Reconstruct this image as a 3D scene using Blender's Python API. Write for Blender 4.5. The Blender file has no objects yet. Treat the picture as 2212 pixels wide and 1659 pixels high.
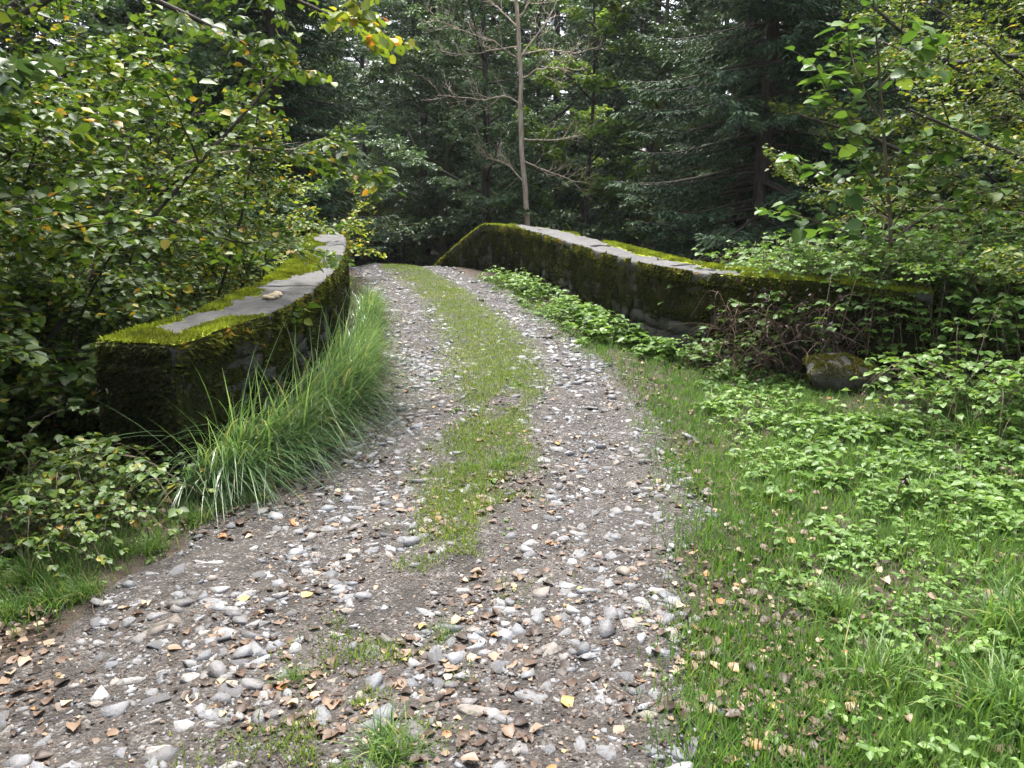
import bpy, bmesh, math, time
import numpy as np
from mathutils import Vector, Matrix

# ------------------------------------------------------------------ camera, sky, sun, exposure
scene = bpy.context.scene
CAM_H, PITCH, FPX = 1.55, math.radians(12.85), 1661.0          # FPX: focal length in units of a 2212 px wide picture
cam_d = bpy.data.cameras.new('camera'); cam = bpy.data.objects.new('camera', cam_d)
scene.collection.objects.link(cam)
cam.location = (0, 0, CAM_H); cam.rotation_euler = (math.pi/2 - PITCH, 0, 0)
cam_d.sensor_width = 36.0; cam_d.lens = FPX/2212*36; cam_d.clip_start = 0.05; cam_d.clip_end = 1000
scene.camera = cam

SUN_EL, SUN_AZ = math.radians(68), math.radians(-12)            # azimuth from +Y (ahead) towards +X (right)
world = bpy.data.worlds.new('World'); scene.world = world; world.use_nodes = True
wn = world.node_tree.nodes; wl = world.node_tree.links; wn.clear()
sky = wn.new('ShaderNodeTexSky'); sky.sky_type = 'NISHITA'; sky.sun_disc = False
sky.sun_elevation = SUN_EL; sky.sun_rotation = SUN_AZ; sky.air_density = 1.0; sky.dust_density = 6.0; sky.ozone_density = 1.0
hs = wn.new('ShaderNodeHueSaturation'); hs.inputs['Saturation'].default_value = 0.5
bg = wn.new('ShaderNodeBackground'); bg.inputs['Strength'].default_value = 0.15
wo = wn.new('ShaderNodeOutputWorld')
wl.new(sky.outputs[0], hs.inputs['Color']); wl.new(hs.outputs[0], bg.inputs['Color']); wl.new(bg.outputs[0], wo.inputs['Surface'])
sun_d = bpy.data.lights.new('sun', 'SUN'); sun_d.energy = 1.5; sun_d.angle = math.radians(14); sun_d.color = (1.0, 0.985, 0.95)
sun = bpy.data.objects.new('sun', sun_d); scene.collection.objects.link(sun)
sdir = Vector((math.sin(SUN_AZ)*math.cos(SUN_EL), math.cos(SUN_AZ)*math.cos(SUN_EL), math.sin(SUN_EL)))
sun.rotation_euler = sdir.to_track_quat('Z', 'Y').to_euler()
vs = scene.view_settings; vs.view_transform = 'Standard'; vs.look = 'None'; vs.exposure = 1.9; vs.gamma = 1.0; vs.use_curve_mapping = False
cy = scene.cycles
cy.max_bounces = 6; cy.diffuse_bounces = 3; cy.glossy_bounces = 2; cy.transmission_bounces = 4; cy.transparent_max_bounces = 4
cy.use_denoising = True; cy.caustics_reflective = False; cy.caustics_refractive = False

T0 = time.time()
COL = scene.collection
RNG = np.random.default_rng(7)

# ------------------------------------------------------------------ numpy helpers
def sstep(a, b, x):
    t = np.clip((np.asarray(x, float)-a)/(b-a), 0, 1); return t*t*(3-2*t)
_tab = np.random.default_rng(3).random((256, 256))
def vnoise(x, y):
    x = np.asarray(x, float); y = np.asarray(y, float)
    xi = np.floor(x).astype(int); yi = np.floor(y).astype(int); fx = x-xi; fy = y-yi
    fx = fx*fx*(3-2*fx); fy = fy*fy*(3-2*fy)
    a = _tab[xi & 255, yi & 255]; b = _tab[(xi+1) & 255, yi & 255]; c = _tab[xi & 255, (yi+1) & 255]; d = _tab[(xi+1) & 255, (yi+1) & 255]
    return (a*(1-fx)+b*fx)*(1-fy)+(c*(1-fx)+d*fx)*fy
def fbm(x, y, o=4):
    s = 0; a = .5; t = 0
    for i in range(o):
        s = s+a*vnoise(x*2**i+17.3*i, y*2**i+9.1*i); t += a; a *= .5
    return s/t
def nrm(v):
    v = np.asarray(v, float); return v/np.maximum(np.linalg.norm(v, axis=-1, keepdims=True), 1e-9)

def mk_mesh(name, V, F, mats, rnd=None, smooth=False, fmat=None):
    """V (n,3); F array (m,3|4) or list of such arrays"""
    me = bpy.data.meshes.new(name)
    Fs = F if isinstance(F, list) else [F]
    Fs = [np.asarray(f, np.int32) for f in Fs if len(f)]
    V = np.ascontiguousarray(V, np.float32)
    me.vertices.add(len(V)); me.vertices.foreach_set('co', V.ravel())
    lv = np.concatenate([f.ravel() for f in Fs]) if Fs else np.zeros(0, np.int32)
    tot = np.concatenate([np.full(len(f), f.shape[1], np.int32) for f in Fs]) if Fs else np.zeros(0, np.int32)
    me.loops.add(len(lv)); me.loops.foreach_set('vertex_index', lv)
    st = np.concatenate([[0], np.cumsum(tot)[:-1]]).astype(np.int32) if len(tot) else tot
    me.polygons.add(len(tot)); me.polygons.foreach_set('loop_start', st)
    if smooth: me.polygons.foreach_set('use_smooth', np.ones(len(tot), bool))
    for m in (mats if isinstance(mats, (list, tuple)) else [mats]): me.materials.append(m)
    if fmat is not None: me.polygons.foreach_set('material_index', np.asarray(fmat, np.int32))
    if rnd is not None:
        at = me.attributes.new('rnd', 'FLOAT', 'POINT'); at.data.foreach_set('value', np.ascontiguousarray(rnd, np.float32))
    me.update(calc_edges=True); me.validate(clean_customdata=False)
    return me
def link(name, me, parent=None, **props):
    o = bpy.data.objects.new(name, me); COL.objects.link(o)
    if parent is not None: o.parent = parent
    for k, v in props.items():
        if v is not None: o[k] = v
    return o
def thing(name, label, cat, loc=(0, 0, 0), group=None, rotz=0, scale=1.0):
    o = bpy.data.objects.new(name, None); COL.objects.link(o); o.empty_display_size = .1
    o.location = loc; o.rotation_euler = (0, 0, rotz); o.scale = (scale,)*3 if np.isscalar(scale) else scale
    o['label'] = label; o['category'] = cat
    if group: o['group'] = group
    return o
def dup(root, loc, rotz, scale=1.0, label=None, group=None, tilt=(0, 0)):
    r = root.copy(); COL.objects.link(r); r.location = loc; r.rotation_euler = (tilt[0], tilt[1], rotz)
    r.scale = (scale,)*3 if np.isscalar(scale) else scale
    if label: r['label'] = label
    if group: r['group'] = group
    for ch in root.children:
        c = ch.copy(); COL.objects.link(c); c.parent = r
        for g in ch.children:
            d = g.copy(); COL.objects.link(d); d.parent = c
    return r

def inst(T, F, P, R, S):
    """instances of template T (k,3), F (m,3|4) at P with rotations R (n,3,3) [columns = axes] and scale S (n,) or (n,3)"""
    P = np.asarray(P, float); n = len(P); S = np.asarray(S, float)
    S = S[:, None] if S.ndim == 1 else S
    X = T[None]*S[:, None, :]
    V = np.einsum('nij,nkj->nki', R, X)+P[:, None, :]
    Fa = (np.asarray(F)[None]+(np.arange(n)*len(T))[:, None, None]).reshape(-1, np.asarray(F).shape[1])
    return V.reshape(-1, 3), Fa
def frames(axis, up, rng, tilt=.0):
    """rotation with local Y along axis, local Z near up"""
    y = nrm(axis); u = nrm(np.asarray(up)+rng.normal(0, tilt, y.shape)) if tilt else nrm(up)
    x = nrm(np.cross(y, u)); z = np.cross(x, y)
    return np.stack([x, y, z], axis=2)
def rand_rotz(n, rng, tilt=.3):
    a = rng.random(n)*2*np.pi; ax = np.stack([np.cos(a), np.sin(a), rng.normal(0, tilt, n)], 1)
    return frames(ax, np.tile([0, 0, 1.], (n, 1)), rng, tilt)
def join(parts):
    V = []; F3 = []; F4 = []; R = []; o = 0
    for v, f, r in parts:
        V.append(v); (F3 if f.shape[1] == 3 else F4).append(f+o); R.append(r if r is not None else np.zeros(len(v))); o += len(v)
    Fs = []
    if F3: Fs.append(np.concatenate(F3))
    if F4: Fs.append(np.concatenate(F4))
    return np.concatenate(V), Fs, np.concatenate(R)

# leaf templates (unit length along +Y, face up +Z)
def leaf_T(w=.38, fold=.10, droop=.14, n=2):
    if n == 1:
        V = np.array([[0, 0, 0], [-w, .45, fold], [0, 1, -droop], [w, .45, fold]]); F = np.array([[0, 2, 1], [0, 3, 2]])
        return V, F
    if n == 2:
        V = np.array([[0, 0, 0], [-w*.85, .28, fold], [-w*.9, .62, fold*.7], [0, 1, -droop], [w*.9, .62, fold*.7], [w*.85, .28, fold], [0, .5, 0]])
        F = np.array([[0, 6, 1], [1, 6, 2], [2, 6, 3], [3, 6, 4], [4, 6, 5], [5, 6, 0]])
        return V, F
    # n == 3 : large leaf with toothed outline
    ys = [0, .12, .3, .45, .6, .75, .88, 1.0]; ws = [.02, .62, .98, .9, 1.0, .72, .5, 0]
    L = [[-w*a, y+(.03 if i % 2 else -.02), fold*a-droop*y*y] for i, (y, a) in enumerate(zip(ys, ws))][1:-1]
    Rr = [[-v[0], v[1], v[2]] for v in L]; mid = [[0, y, -droop*y*y] for y in ys]
    V = np.array(mid+L+Rr); k = len(ys); F = []
    for side, off in ((0, k), (1, k+len(L))):
        for i in range(len(L)):
            if i == 0: t = [[0, 1, off]]
            else: t = [[i, i+1, off+i], [i, off+i, off+i-1]]
            for q in t: F.append(q if side == 1 else q[::-1])
        F.append(([k-2, k-1, off+len(L)-1]) if side == 1 else [off+len(L)-1, k-1, k-2])
    return V, np.array(F)
LEAFM = (np.array([[0, 0, 0], [-.34, .27, .09], [-.33, .62, .07], [0, 1, -.14], [.33, .62, .07], [.34, .27, .09]]), np.array([[0, 3, 2, 1], [0, 5, 4, 3]]))
LEAF1, LEAF2, LEAF3 = leaf_T(n=1), leaf_T(n=2), leaf_T(w=.42, n=3)
NARROW = leaf_T(w=.16, fold=.04, droop=.08, n=1)

def blades(base, head, L, lean, droop, width, k=4, rng=RNG, rnd=None):
    """grass blades; base (n,3), head angle (n,), lean = horizontal run at tip / L, droop = sag / L"""
    n = len(base); t = np.linspace(0, 1, k+1)
    dh = np.stack([np.cos(head), np.sin(head), 0*head], 1); sd = np.stack([-np.sin(head), np.cos(head), 0*head], 1)
    rise = np.sqrt(np.maximum(.05, 1-lean**2*.6))
    hor = (lean*L)[:, None]*(.45*t+.55*t**2)[None]
    ver = L[:, None]*(rise[:, None]*t[None]-droop[:, None]*t[None]**2.2)
    P = base[:, None]+hor[..., None]*dh[:, None]; P[..., 2] += ver
    w = width[:, None]*(1-t**1.6)[None]*.5+.0003
    A = P-w[..., None]*sd[:, None]; B = P+w[..., None]*sd[:, None]
    A[..., 2] += w*.35; V = np.stack([A, B], 2).reshape(n, -1, 3)
    f = np.array([[2*i, 2*i+1, 2*i+3, 2*i+2] for i in range(k)])
    F = (f[None]+(np.arange(n)*2*(k+1))[:, None, None]).reshape(-1, 4)
    r = np.repeat(rng.random(n) if rnd is None else rnd, 2*(k+1))
    return V.reshape(-1, 3), F, r

def tubes(lines):
    """lines: list of (pts (k,3), radii (k,), sides)"""
    V = []; F = []; o = 0
    for pts, rad, m in lines:
        pts = np.asarray(pts, float); rad = np.asarray(rad, float); k = len(pts)
        t = np.gradient(pts, axis=0); t = nrm(t)
        ref = np.tile([0, 0, 1.], (k, 1)); bad = np.abs(t[:, 2]) > .9; ref[bad] = [1, 0, 0]
        if bad.any() and not bad.all(): ref[:] = [.7, .1, .2]
        u = nrm(np.cross(t, ref)); v = np.cross(t, u)
        a = np.arange(m)/m*2*np.pi
        ring = pts[:, None]+rad[:, None, None]*(np.cos(a)[None, :, None]*u[:, None]+np.sin(a)[None, :, None]*v[:, None])
        V.append(ring.reshape(-1, 3))
        i = np.arange(k-1)[:, None]*m; j = np.arange(m)[None]; jn = (j+1) % m
        q = np.stack([i+j, i+jn, i+m+jn, i+m+j], 2).reshape(-1, 4)+o
        F.append(q); o += k*m
    return np.concatenate(V), np.concatenate(F)

# ------------------------------------------------------------------ materials
def new_mat(name):
    m = bpy.data.materials.new(name); m.use_nodes = True; nt = m.node_tree; nt.nodes.clear()
    out = nt.nodes.new('ShaderNodeOutputMaterial'); b = nt.nodes.new('ShaderNodeBsdfPrincipled')
    nt.links.new(b.outputs[0], out.inputs[0])
    return m, nt, b, out
def ramp(nt, stops, inp, mode='LINEAR'):
    r = nt.nodes.new('ShaderNodeValToRGB'); r.color_ramp.interpolation = mode; e = r.color_ramp.elements
    while len(e) < len(stops): e.new(.5)
    for q, (p, c) in zip(e, stops): q.position = p; q.color = (*c, 1)
    nt.links.new(inp, r.inputs[0]); return r.outputs[0]
def rnd_src(nt, src):
    if src == 'obj': return nt.nodes.new('ShaderNodeObjectInfo').outputs['Random']
    a = nt.nodes.new('ShaderNodeAttribute'); a.attribute_name = 'rnd'; return a.outputs['Fac']
def noise(nt, scale, detail=4, rough=.6, dist=0, coord='Object'):
    tc = nt.nodes.new('ShaderNodeTexCoord'); n = nt.nodes.new('ShaderNodeTexNoise')
    n.inputs['Scale'].default_value = scale; n.inputs['Detail'].default_value = detail; n.inputs['Roughness'].default_value = rough
    n.inputs['Distortion'].default_value = dist
    nt.links.new(tc.outputs[coord], n.inputs['Vector']); return n.outputs[0]
def voro(nt, scale, feat='F1', out=0, coord='Object'):
    tc = nt.nodes.new('ShaderNodeTexCoord'); n = nt.nodes.new('ShaderNodeTexVoronoi'); n.feature = feat
    n.inputs['Scale'].default_value = scale
    nt.links.new(tc.outputs[coord], n.inputs['Vector']); return n.outputs[out]
def mix(nt, fac, a, b, mode='MIX'):
    m = nt.nodes.new('ShaderNodeMix'); m.data_type = 'RGBA'; m.blend_type = mode
    for s, v in ((0, fac), (6, a), (7, b)):
        if hasattr(v, 'links') or hasattr(v, 'is_linked'): nt.links.new(v, m.inputs[s])
        elif s == 0: m.inputs[s].default_value = v
        else: m.inputs[s].default_value = (*v, 1)
    return m.outputs[2]
def bump(nt, b, h, strength=.5, dist=.02):
    n = nt.nodes.new('ShaderNodeBump'); n.inputs['Strength'].default_value = strength; n.inputs['Distance'].default_value = dist
    nt.links.new(h, n.inputs['Height']); nt.links.new(n.outputs[0], b.inputs['Normal'])
def leaf_mat(name, stops, transl=.35, rough=.48, src='attr', spec=.36, mode='LINEAR'):
    m, nt, b, out = new_mat(name)
    c = ramp(nt, stops, rnd_src(nt, src), mode)
    nt.links.new(c, b.inputs['Base Color']); b.inputs['Roughness'].default_value = rough; b.inputs['Specular IOR Level'].default_value = spec
    if transl > 0:
        t = nt.nodes.new('ShaderNodeBsdfTranslucent')
        g = mix(nt, 1.0, c, (1.35, 1.3, .7), 'MULTIPLY')
        nt.links.new(g, t.inputs[0]); mx = nt.nodes.new('ShaderNodeMixShader'); mx.inputs[0].default_value = transl
        nt.links.new(b.outputs[0], mx.inputs[1]); nt.links.new(t.outputs[0], mx.inputs[2]); nt.links.new(mx.outputs[0], out.inputs[0])
    return m

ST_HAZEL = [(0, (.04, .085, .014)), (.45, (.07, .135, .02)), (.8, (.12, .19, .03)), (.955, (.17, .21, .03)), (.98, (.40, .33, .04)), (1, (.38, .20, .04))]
ST_LIME = [(0, (.11, .18, .02)), (.5, (.18, .26, .03)), (.8, (.27, .33, .045)), (.94, (.42, .38, .05)), (1, (.40, .22, .04))]
ST_AUTUMN = [(0, (.10, .16, .02)), (.55, (.19, .26, .03)), (.8, (.38, .36, .04)), (.92, (.45, .22, .04)), (1, (.36, .09, .03))]
ST_SAP = [(0, (.06, .13, .025)), (.5, (.09, .18, .035)), (.9, (.14, .24, .05)), (1, (.20, .26, .05))]
ST_DARK = [(0, (.032, .065, .026)), (.5, (.052, .10, .038)), (.9, (.08, .135, .05)), (1, (.12, .16, .05))]
ST_ALDER = [(0, (.07, .13, .068)), (.5, (.10, .175, .09)), (1, (.14, .23, .115))]
ST_FRESH = [(0, (.10, .19, .025)), (.5, (.15, .26, .035)), (.92, (.21, .32, .05)), (1, (.34, .34, .06))]
ST_YELL = [(0, (.055, .105, .02)), (.5, (.095, .155, .028)), (.88, (.16, .21, .035)), (1, (.40, .33, .05))]
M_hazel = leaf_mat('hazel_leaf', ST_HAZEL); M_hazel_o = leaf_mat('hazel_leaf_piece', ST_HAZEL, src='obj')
M_lime = leaf_mat('bright_leaf', ST_LIME, .4); M_lime_o = leaf_mat('bright_leaf_piece', ST_LIME, .4, src='obj')
M_aut_o = leaf_mat('turning_leaf_piece', ST_AUTUMN, .4, src='obj')
M_sap = leaf_mat('sapling_leaf', ST_SAP, .35); M_sap_o = leaf_mat('sapling_leaf_piece', ST_SAP, .35, src='obj', rough=.48)
M_dark = leaf_mat('dark_leaf', ST_DARK, .25, .4); M_alder = leaf_mat('alder_leaf', ST_ALDER, .3, .4)
M_fresh = leaf_mat('fresh_leaf', ST_FRESH, .42)
M_yell = leaf_mat('yellowing_leaf', ST_YELL, .4)
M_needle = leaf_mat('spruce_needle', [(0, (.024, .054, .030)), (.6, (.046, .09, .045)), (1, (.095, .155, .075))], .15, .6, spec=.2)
M_grass = leaf_mat('grass', [(0, (.06, .135, .028)), (.5, (.105, .205, .045)), (.88, (.17, .28, .065)), (.95, (.30, .30, .10)), (1, (.40, .35, .18))], .4, .42)
M_strip = leaf_mat('track_grass', [(0, (.10, .17, .035)), (.45, (.17, .25, .055)), (.8, (.25, .32, .08)), (.92, (.36, .35, .13)), (1, (.44, .38, .18))], .4, .45)
M_sedge = leaf_mat('sedge', [(0, (.06, .125, .04)), (.4, (.12, .225, .085)), (.85, (.22, .34, .16)), (.95, (.32, .33, .15)), (1, (.42, .34, .17))], .4, .3, spec=.6)
M_herb = leaf_mat('herb_leaf', [(0, (.075, .15, .03)), (.5, (.13, .235, .05)), (.95, (.20, .32, .075)), (1, (.30, .33, .08))], .38, .42)
M_fern = leaf_mat('fern_leaf', [(0, (.04, .09, .02)), (1, (.09, .17, .035))], .35, .45)
ST_DEAD = [(0, (.026, .017, .013)), (.4, (.065, .04, .027)), (.68, (.14, .09, .06)), (.85, (.24, .165, .11)), (.94, (.40, .32, .22)), (.97, (.32, .12, .04)), (1, (.26, .27, .09))]
M_dead = leaf_mat('fallen_leaf', ST_DEAD, .1, .5); M_dead_o = leaf_mat('fallen_leaf_piece', ST_DEAD, .1, .45, src='obj')
M_moss = leaf_mat('moss', [(0, (.11, .12, .016)), (.3, (.20, .235, .022)), (.7, (.31, .37, .032)), (1, (.42, .48, .05))], .15, .8, spec=.2)
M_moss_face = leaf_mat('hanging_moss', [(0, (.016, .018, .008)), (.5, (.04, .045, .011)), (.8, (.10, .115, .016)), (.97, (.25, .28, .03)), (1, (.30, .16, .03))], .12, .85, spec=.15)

def bark(name, c1, c2, scale=14, moss=0.0):
    m, nt, b, out = new_mat(name)
    tc = nt.nodes.new('ShaderNodeTexCoord'); mp = nt.nodes.new('ShaderNodeMapping'); mp.inputs['Scale'].default_value = (1, 1, .25)
    n = nt.nodes.new('ShaderNodeTexNoise'); n.inputs['Scale'].default_value = scale; n.inputs['Detail'].default_value = 5
    nt.links.new(tc.outputs['Object'], mp.inputs[0]); nt.links.new(mp.outputs[0], n.inputs['Vector'])
    c = ramp(nt, [(.3, c1), (.7, c2)], n.outputs[0])
    if moss: c = mix(nt, ramp(nt, [(.55-moss*.3, (0, 0, 0)), (.62-moss*.2, (1, 1, 1))], noise(nt, 5)), c, (.09, .10, .02))
    nt.links.new(c, b.inputs['Base Color']); b.inputs['Roughness'].default_value = .85
    bump(nt, b, n.outputs[0], .7, .02); return m
M_bark = bark('dark_bark', (.025, .02, .016), (.085, .07, .055)); M_bark_moss = bark('mossy_bark', (.03, .025, .018), (.10, .085, .06), moss=.5)
M_bark_pale = bark('pale_bark', (.32, .23, .155), (.66, .56, .46), 16); M_spruce_bark = bark('spruce_bark', (.03, .022, .018), (.10, .075, .06), 20)
M_twig = bark('twig_bark', (.08, .06, .04), (.22, .17, .12), 30); M_deadstem = bark('dead_stem', (.05, .032, .022), (.17, .11, .075), 30)

def stone_mat(name, src):
    m, nt, b, out = new_mat(name)
    c = ramp(nt, [(0, (.13, .134, .143)), (.3, (.205, .21, .222)), (.65, (.30, .305, .318)), (.85, (.38, .375, .37)), (.94, (.29, .25, .21)), (1, (.47, .46, .45))], rnd_src(nt, src))
    n = noise(nt, 26, 6, .65); c = mix(nt, .55, c, ramp(nt, [(.28, (.5, .5, .51)), (.72, (1.0, 1.0, 1.0))], n), 'MULTIPLY')
    d = noise(nt, 3.2, 3, coord='Object'); c = mix(nt, ramp(nt, [(.47, (0, 0, 0)), (.68, (.85, .85, .85))], d), c, (.13, .11, .09))
    nt.links.new(c, b.inputs['Base Color']); b.inputs['Roughness'].default_value = .5; b.inputs['Specular IOR Level'].default_value = .4
    bump(nt, b, noise(nt, 60, 6, .7), .55, .012); return m
M_stone_o, M_stone = stone_mat('cobble', 'obj'), stone_mat('rubble', 'attr')

def ground_mat():
    m, nt, b, out = new_mat('forest_soil')
    c = ramp(nt, [(.25, (.022, .016, .011)), (.5, (.06, .045, .03)), (.7, (.11, .085, .055)), (.85, (.07, .075, .03))], noise(nt, 9, 8, .7))
    nt.links.new(c, b.inputs['Base Color']); b.inputs['Roughness'].default_value = .95
    bump(nt, b, noise(nt, 40, 6, .7), .8, .03); return m
def path_mat():
    m, nt, b, out = new_mat('stony_track')
    base = ramp(nt, [(.28, (.010, .008, .006)), (.45, (.027, .022, .018)), (.58, (.060, .051, .044)), (.75, (.115, .102, .092))], noise(nt, 2.6, 8, .72))
    cell = voro(nt, 95, 'F1', 1); g = nt.nodes.new('ShaderNodeSeparateColor'); nt.links.new(cell, g.inputs[0])
    grit = ramp(nt, [(0, (.035, .028, .024)), (.6, (.10, .085, .074)), (.88, (.18, .165, .15)), (1, (.36, .35, .34))], g.outputs[0])
    f = ramp(nt, [(.42, (.1, .1, .1)), (.62, (.7, .7, .7))], noise(nt, 14, 4, .6))
    c = mix(nt, f, base, grit); nt.links.new(c, b.inputs['Base Color']); b.inputs['Roughness'].default_value = .75
    d = voro(nt, 95, 'F1', 0); mm = nt.nodes.new('ShaderNodeMath'); mm.operation = 'SUBTRACT'; nt.links.new(noise(nt, 30, 8, .7), mm.inputs[0]); nt.links.new(d, mm.inputs[1])
    bump(nt, b, mm.outputs[0], .8, .015); return m
M_ground, M_path = ground_mat(), path_mat()

def coping_mat():
    m, nt, b, out = new_mat('weathered_coping')
    c = ramp(nt, [(.3, (.026, .026, .026)), (.5, (.072, .071, .070)), (.7, (.135, .13, .126))], noise(nt, 4.5, 10, .75))
    sp = ramp(nt, [(.62, (0, 0, 0)), (.72, (1, 1, 1))], noise(nt, 38, 5, .7)); c = mix(nt, sp, c, (.22, .22, .21))
    dk = ramp(nt, [(.52, (0, 0, 0)), (.66, (.85, .85, .85))], noise(nt, 13, 8, .75, .6)); c = mix(nt, dk, c, (.03, .03, .022))
    nt.links.new(c, b.inputs['Base Color']); b.inputs['Roughness'].default_value = .7
    bump(nt, b, noise(nt, 55, 8, .75), .6, .012); return m
def wall_mat(name, c1, c2, c3):
    m, nt, b, out = new_mat(name)
    c = ramp(nt, [(.25, c1), (.55, c2), (.8, c3)], noise(nt, 7, 8, .7))
    dk = ramp(nt, [(.45, (0, 0, 0)), (.6, (.9, .9, .9))], noise(nt, 4, 5, .7, .5)); c = mix(nt, dk, c, (.03, .03, .012))
    nt.links.new(c, b.inputs['Base Color']); b.inputs['Roughness'].default_value = .85
    bump(nt, b, noise(nt, 45, 8, .75), .9, .02); return m
M_coping = coping_mat(); M_wallstone = wall_mat('wall_stone', (.035, .032, .028), (.095, .088, .078), (.21, .20, .185)); M_mortar = wall_mat('wall_core', (.02, .018, .014), (.05, .045, .038), (.11, .10, .085))
m_, nt_, b_, o_ = new_mat('pale_crumb'); nt_.links.new(ramp(nt_, [(.3, (.55, .42, .25)), (.7, (.78, .68, .48))], noise(nt_, 40)), b_.inputs['Base Color']); b_.inputs['Roughness'].default_value = .8; M_crumb = m_

# ------------------------------------------------------------------ plan of the place (metres; camera at the origin looking along +Y)
ZR_Y = [-200, -30, 4.2, 4.9, 5.7, 7, 8.5, 10.5, 12.5, 14, 15.3, 17, 20, 25, 32, 45, 60, 90, 200]
ZR_Z = [6, 0, 0, .03, .075, .14, .22, .315, .41, .445, .43, .32, -.02, -.55, -.8, -.6, .5, 3, 12]
_yy = np.linspace(-200, 200, 8001); _zz = np.interp(_yy, ZR_Y, ZR_Z); _k = np.hanning(41); _k /= _k.sum(); _zs = np.convolve(np.pad(_zz, 20, 'edge'), _k, 'valid')
def zr(y): return np.interp(y, _yy, _zs)
CEN_Y = [-6, 0, 2, 4, 6, 8, 10, 12, 14, 16, 18, 22, 28, 40]
CEN_X = [-3.6, -1.2, -.55, -.15, -.08, -.27, -.70, -1.25, -1.85, -2.55, -3.35, -5.2, -8.5, -16]
_cs = np.convolve(np.pad(np.interp(_yy, CEN_Y, CEN_X), 20, 'edge'), _k, 'valid')
def cen(y): return np.interp(y, _yy, _cs)
WL = np.array([(-1.86, 4.12), (-1.64, 4.9), (-1.57, 5.7), (-1.64, 7.0), (-1.86, 8.5), (-2.18, 10.3), (-2.62, 11.9), (-3.3, 13.6)])     # inner edge, left parapet
WR = np.array([(3.42, 6.25), (2.75, 6.42), (2.15, 6.78), (1.66, 7.3), (1.30, 7.95), (.90, 9.5), (.34, 12.0), (-.42, 14.0), (-.95, 15.2), (-1.75, 16.9)])   # inner edge, right parapet
WW = .46
def terrain(x, y, ruts=True):
    x = np.asarray(x, float); y = np.asarray(y, float)
    z = zr(y)
    xl = np.interp(y, WL[:, 1], WL[:, 0])-WW; xr = np.interp(y, WR[:, 1], WR[:, 0])+WW
    z = z-2.0*sstep(.0, 2.2, xl-x)*sstep(3.9, 5.6, y)*(1-sstep(14.5, 19, y))
    z = z-(.3+1.5*sstep(8.8, 11.5, y))*sstep(.0, 2.2, x-xr)*sstep(6.3, 7.6, y)*(1-sstep(15, 20, y))
    z = z-.35*sstep(-2.1, -4.0, x)*(1-sstep(3.5, 5, y))*sstep(-2, 1, y)
    z = z+.10*sstep(.8, 3.5, x)*(1-sstep(5.4, 6.4, y))
    z = z+.10*np.maximum(0, np.abs(x)-13)
    c = cen(y); n = fbm(x*1.7, y*1.7, 3)-.5; z = z+n*.07
    if ruts:
        w = sstep(2.0, 5.5, y); u = x-c
        z = z-.045*w*(np.exp(-((u-.68)/.28)**2)+np.exp(-((u+.68)/.28)**2))+.02*w*np.exp(-(u/.3)**2)
    return z+(fbm(x*9, y*9, 2)-.5)*.018
def ground_at(px, py):
    """pixel of the 2212-wide picture -> point on the ground"""
    dx = (px-1106)/FPX; dy = -(py-829.5)/FPX
    d = np.array([dx, math.cos(PITCH)+dy*math.sin(PITCH), -math.sin(PITCH)+dy*math.cos(PITCH)]); p = np.array([0, 0, CAM_H]); t = .5
    while t < 60:
        q = p+d*t
        if q[2] < terrain(q[0], q[1]): break
        t *= 1.004
    return p+d*t
def at_depth(px, py, Y):
    dx = (px-1106)/FPX; dy = -(py-829.5)/FPX
    d = np.array([dx, math.cos(PITCH)+dy*math.sin(PITCH), -math.sin(PITCH)+dy*math.cos(PITCH)]); return np.array([0, 0, CAM_H])+d*(Y/d[1])
def gz(x, y): return float(terrain(x, y))

# ------------------------------------------------------------------ ground and track
def axis_pts(lo, hi, step, out, far):
    c = np.arange(lo, hi+1e-6, step); g = []; s = step; v = hi
    while v < far: s *= 1.13; v += s; g.append(v)
    h = []; s = step; v = lo
    while v > -out: s *= 1.13; v -= s; h.append(v)
    return np.array(h[::-1]+list(c)+g)
gx = axis_pts(-4.2, 5.0, .09, 180, 180); gy = axis_pts(.8, 17.5, .11, 120, 190)
X, Y = np.meshgrid(gx, gy); Z = terrain(X, Y)
def gridF(nx, ny):
    i = np.arange(ny-1)[:, None]*nx+np.arange(nx-1)[None]
    return np.stack([i, i+1, i+nx+1, i+nx], 2).reshape(-1, 4)
me = mk_mesh('ground', np.stack([X, Y, Z], 2).reshape(-1, 3), gridF(len(gx), len(gy)), M_ground, smooth=True)
ground = link('ground', me, kind='structure')
def path_half(y):
    r = np.interp(y, [-4, 1, 2, 4, 6, 8.4, 11.8, 16, 25], [1.6, 1.3, 1.25, 1.22, 1.28, 1.0, 1.12, 1.15, 1.2])
    l = np.interp(y, [-4, 1, 2.2, 3.5, 4.6, 6.5, 9, 13, 25], [2.2, 1.7, 1.5, 1.42, 1.15, 1.15, 1.1, 1.1, 1.2])
    return l, r
py = np.concatenate([np.arange(-3, 17.5, .06), np.arange(17.6, 34, .4)]); u = np.linspace(-1, 1, 56)
Yp = np.repeat(py[:, None], 56, 1); l, r = path_half(Yp); wob = (fbm(Yp*1.3+40, u[None]*0+3, 3)-.5)*.35
Xp = cen(Yp)+np.where(u < 0, u*l, u*r)*(1+wob); Zp = terrain(Xp, Yp)+.020-.05*np.maximum(0, (np.abs(u)[None]-.86)/.14)**1.5+(fbm(Xp*22, Yp*22, 2)-.5)*.012
path = link('path', mk_mesh('path', np.stack([Xp, Yp, Zp], 2).reshape(-1, 3), gridF(56, len(py)), M_path, smooth=True), kind='structure')

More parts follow.
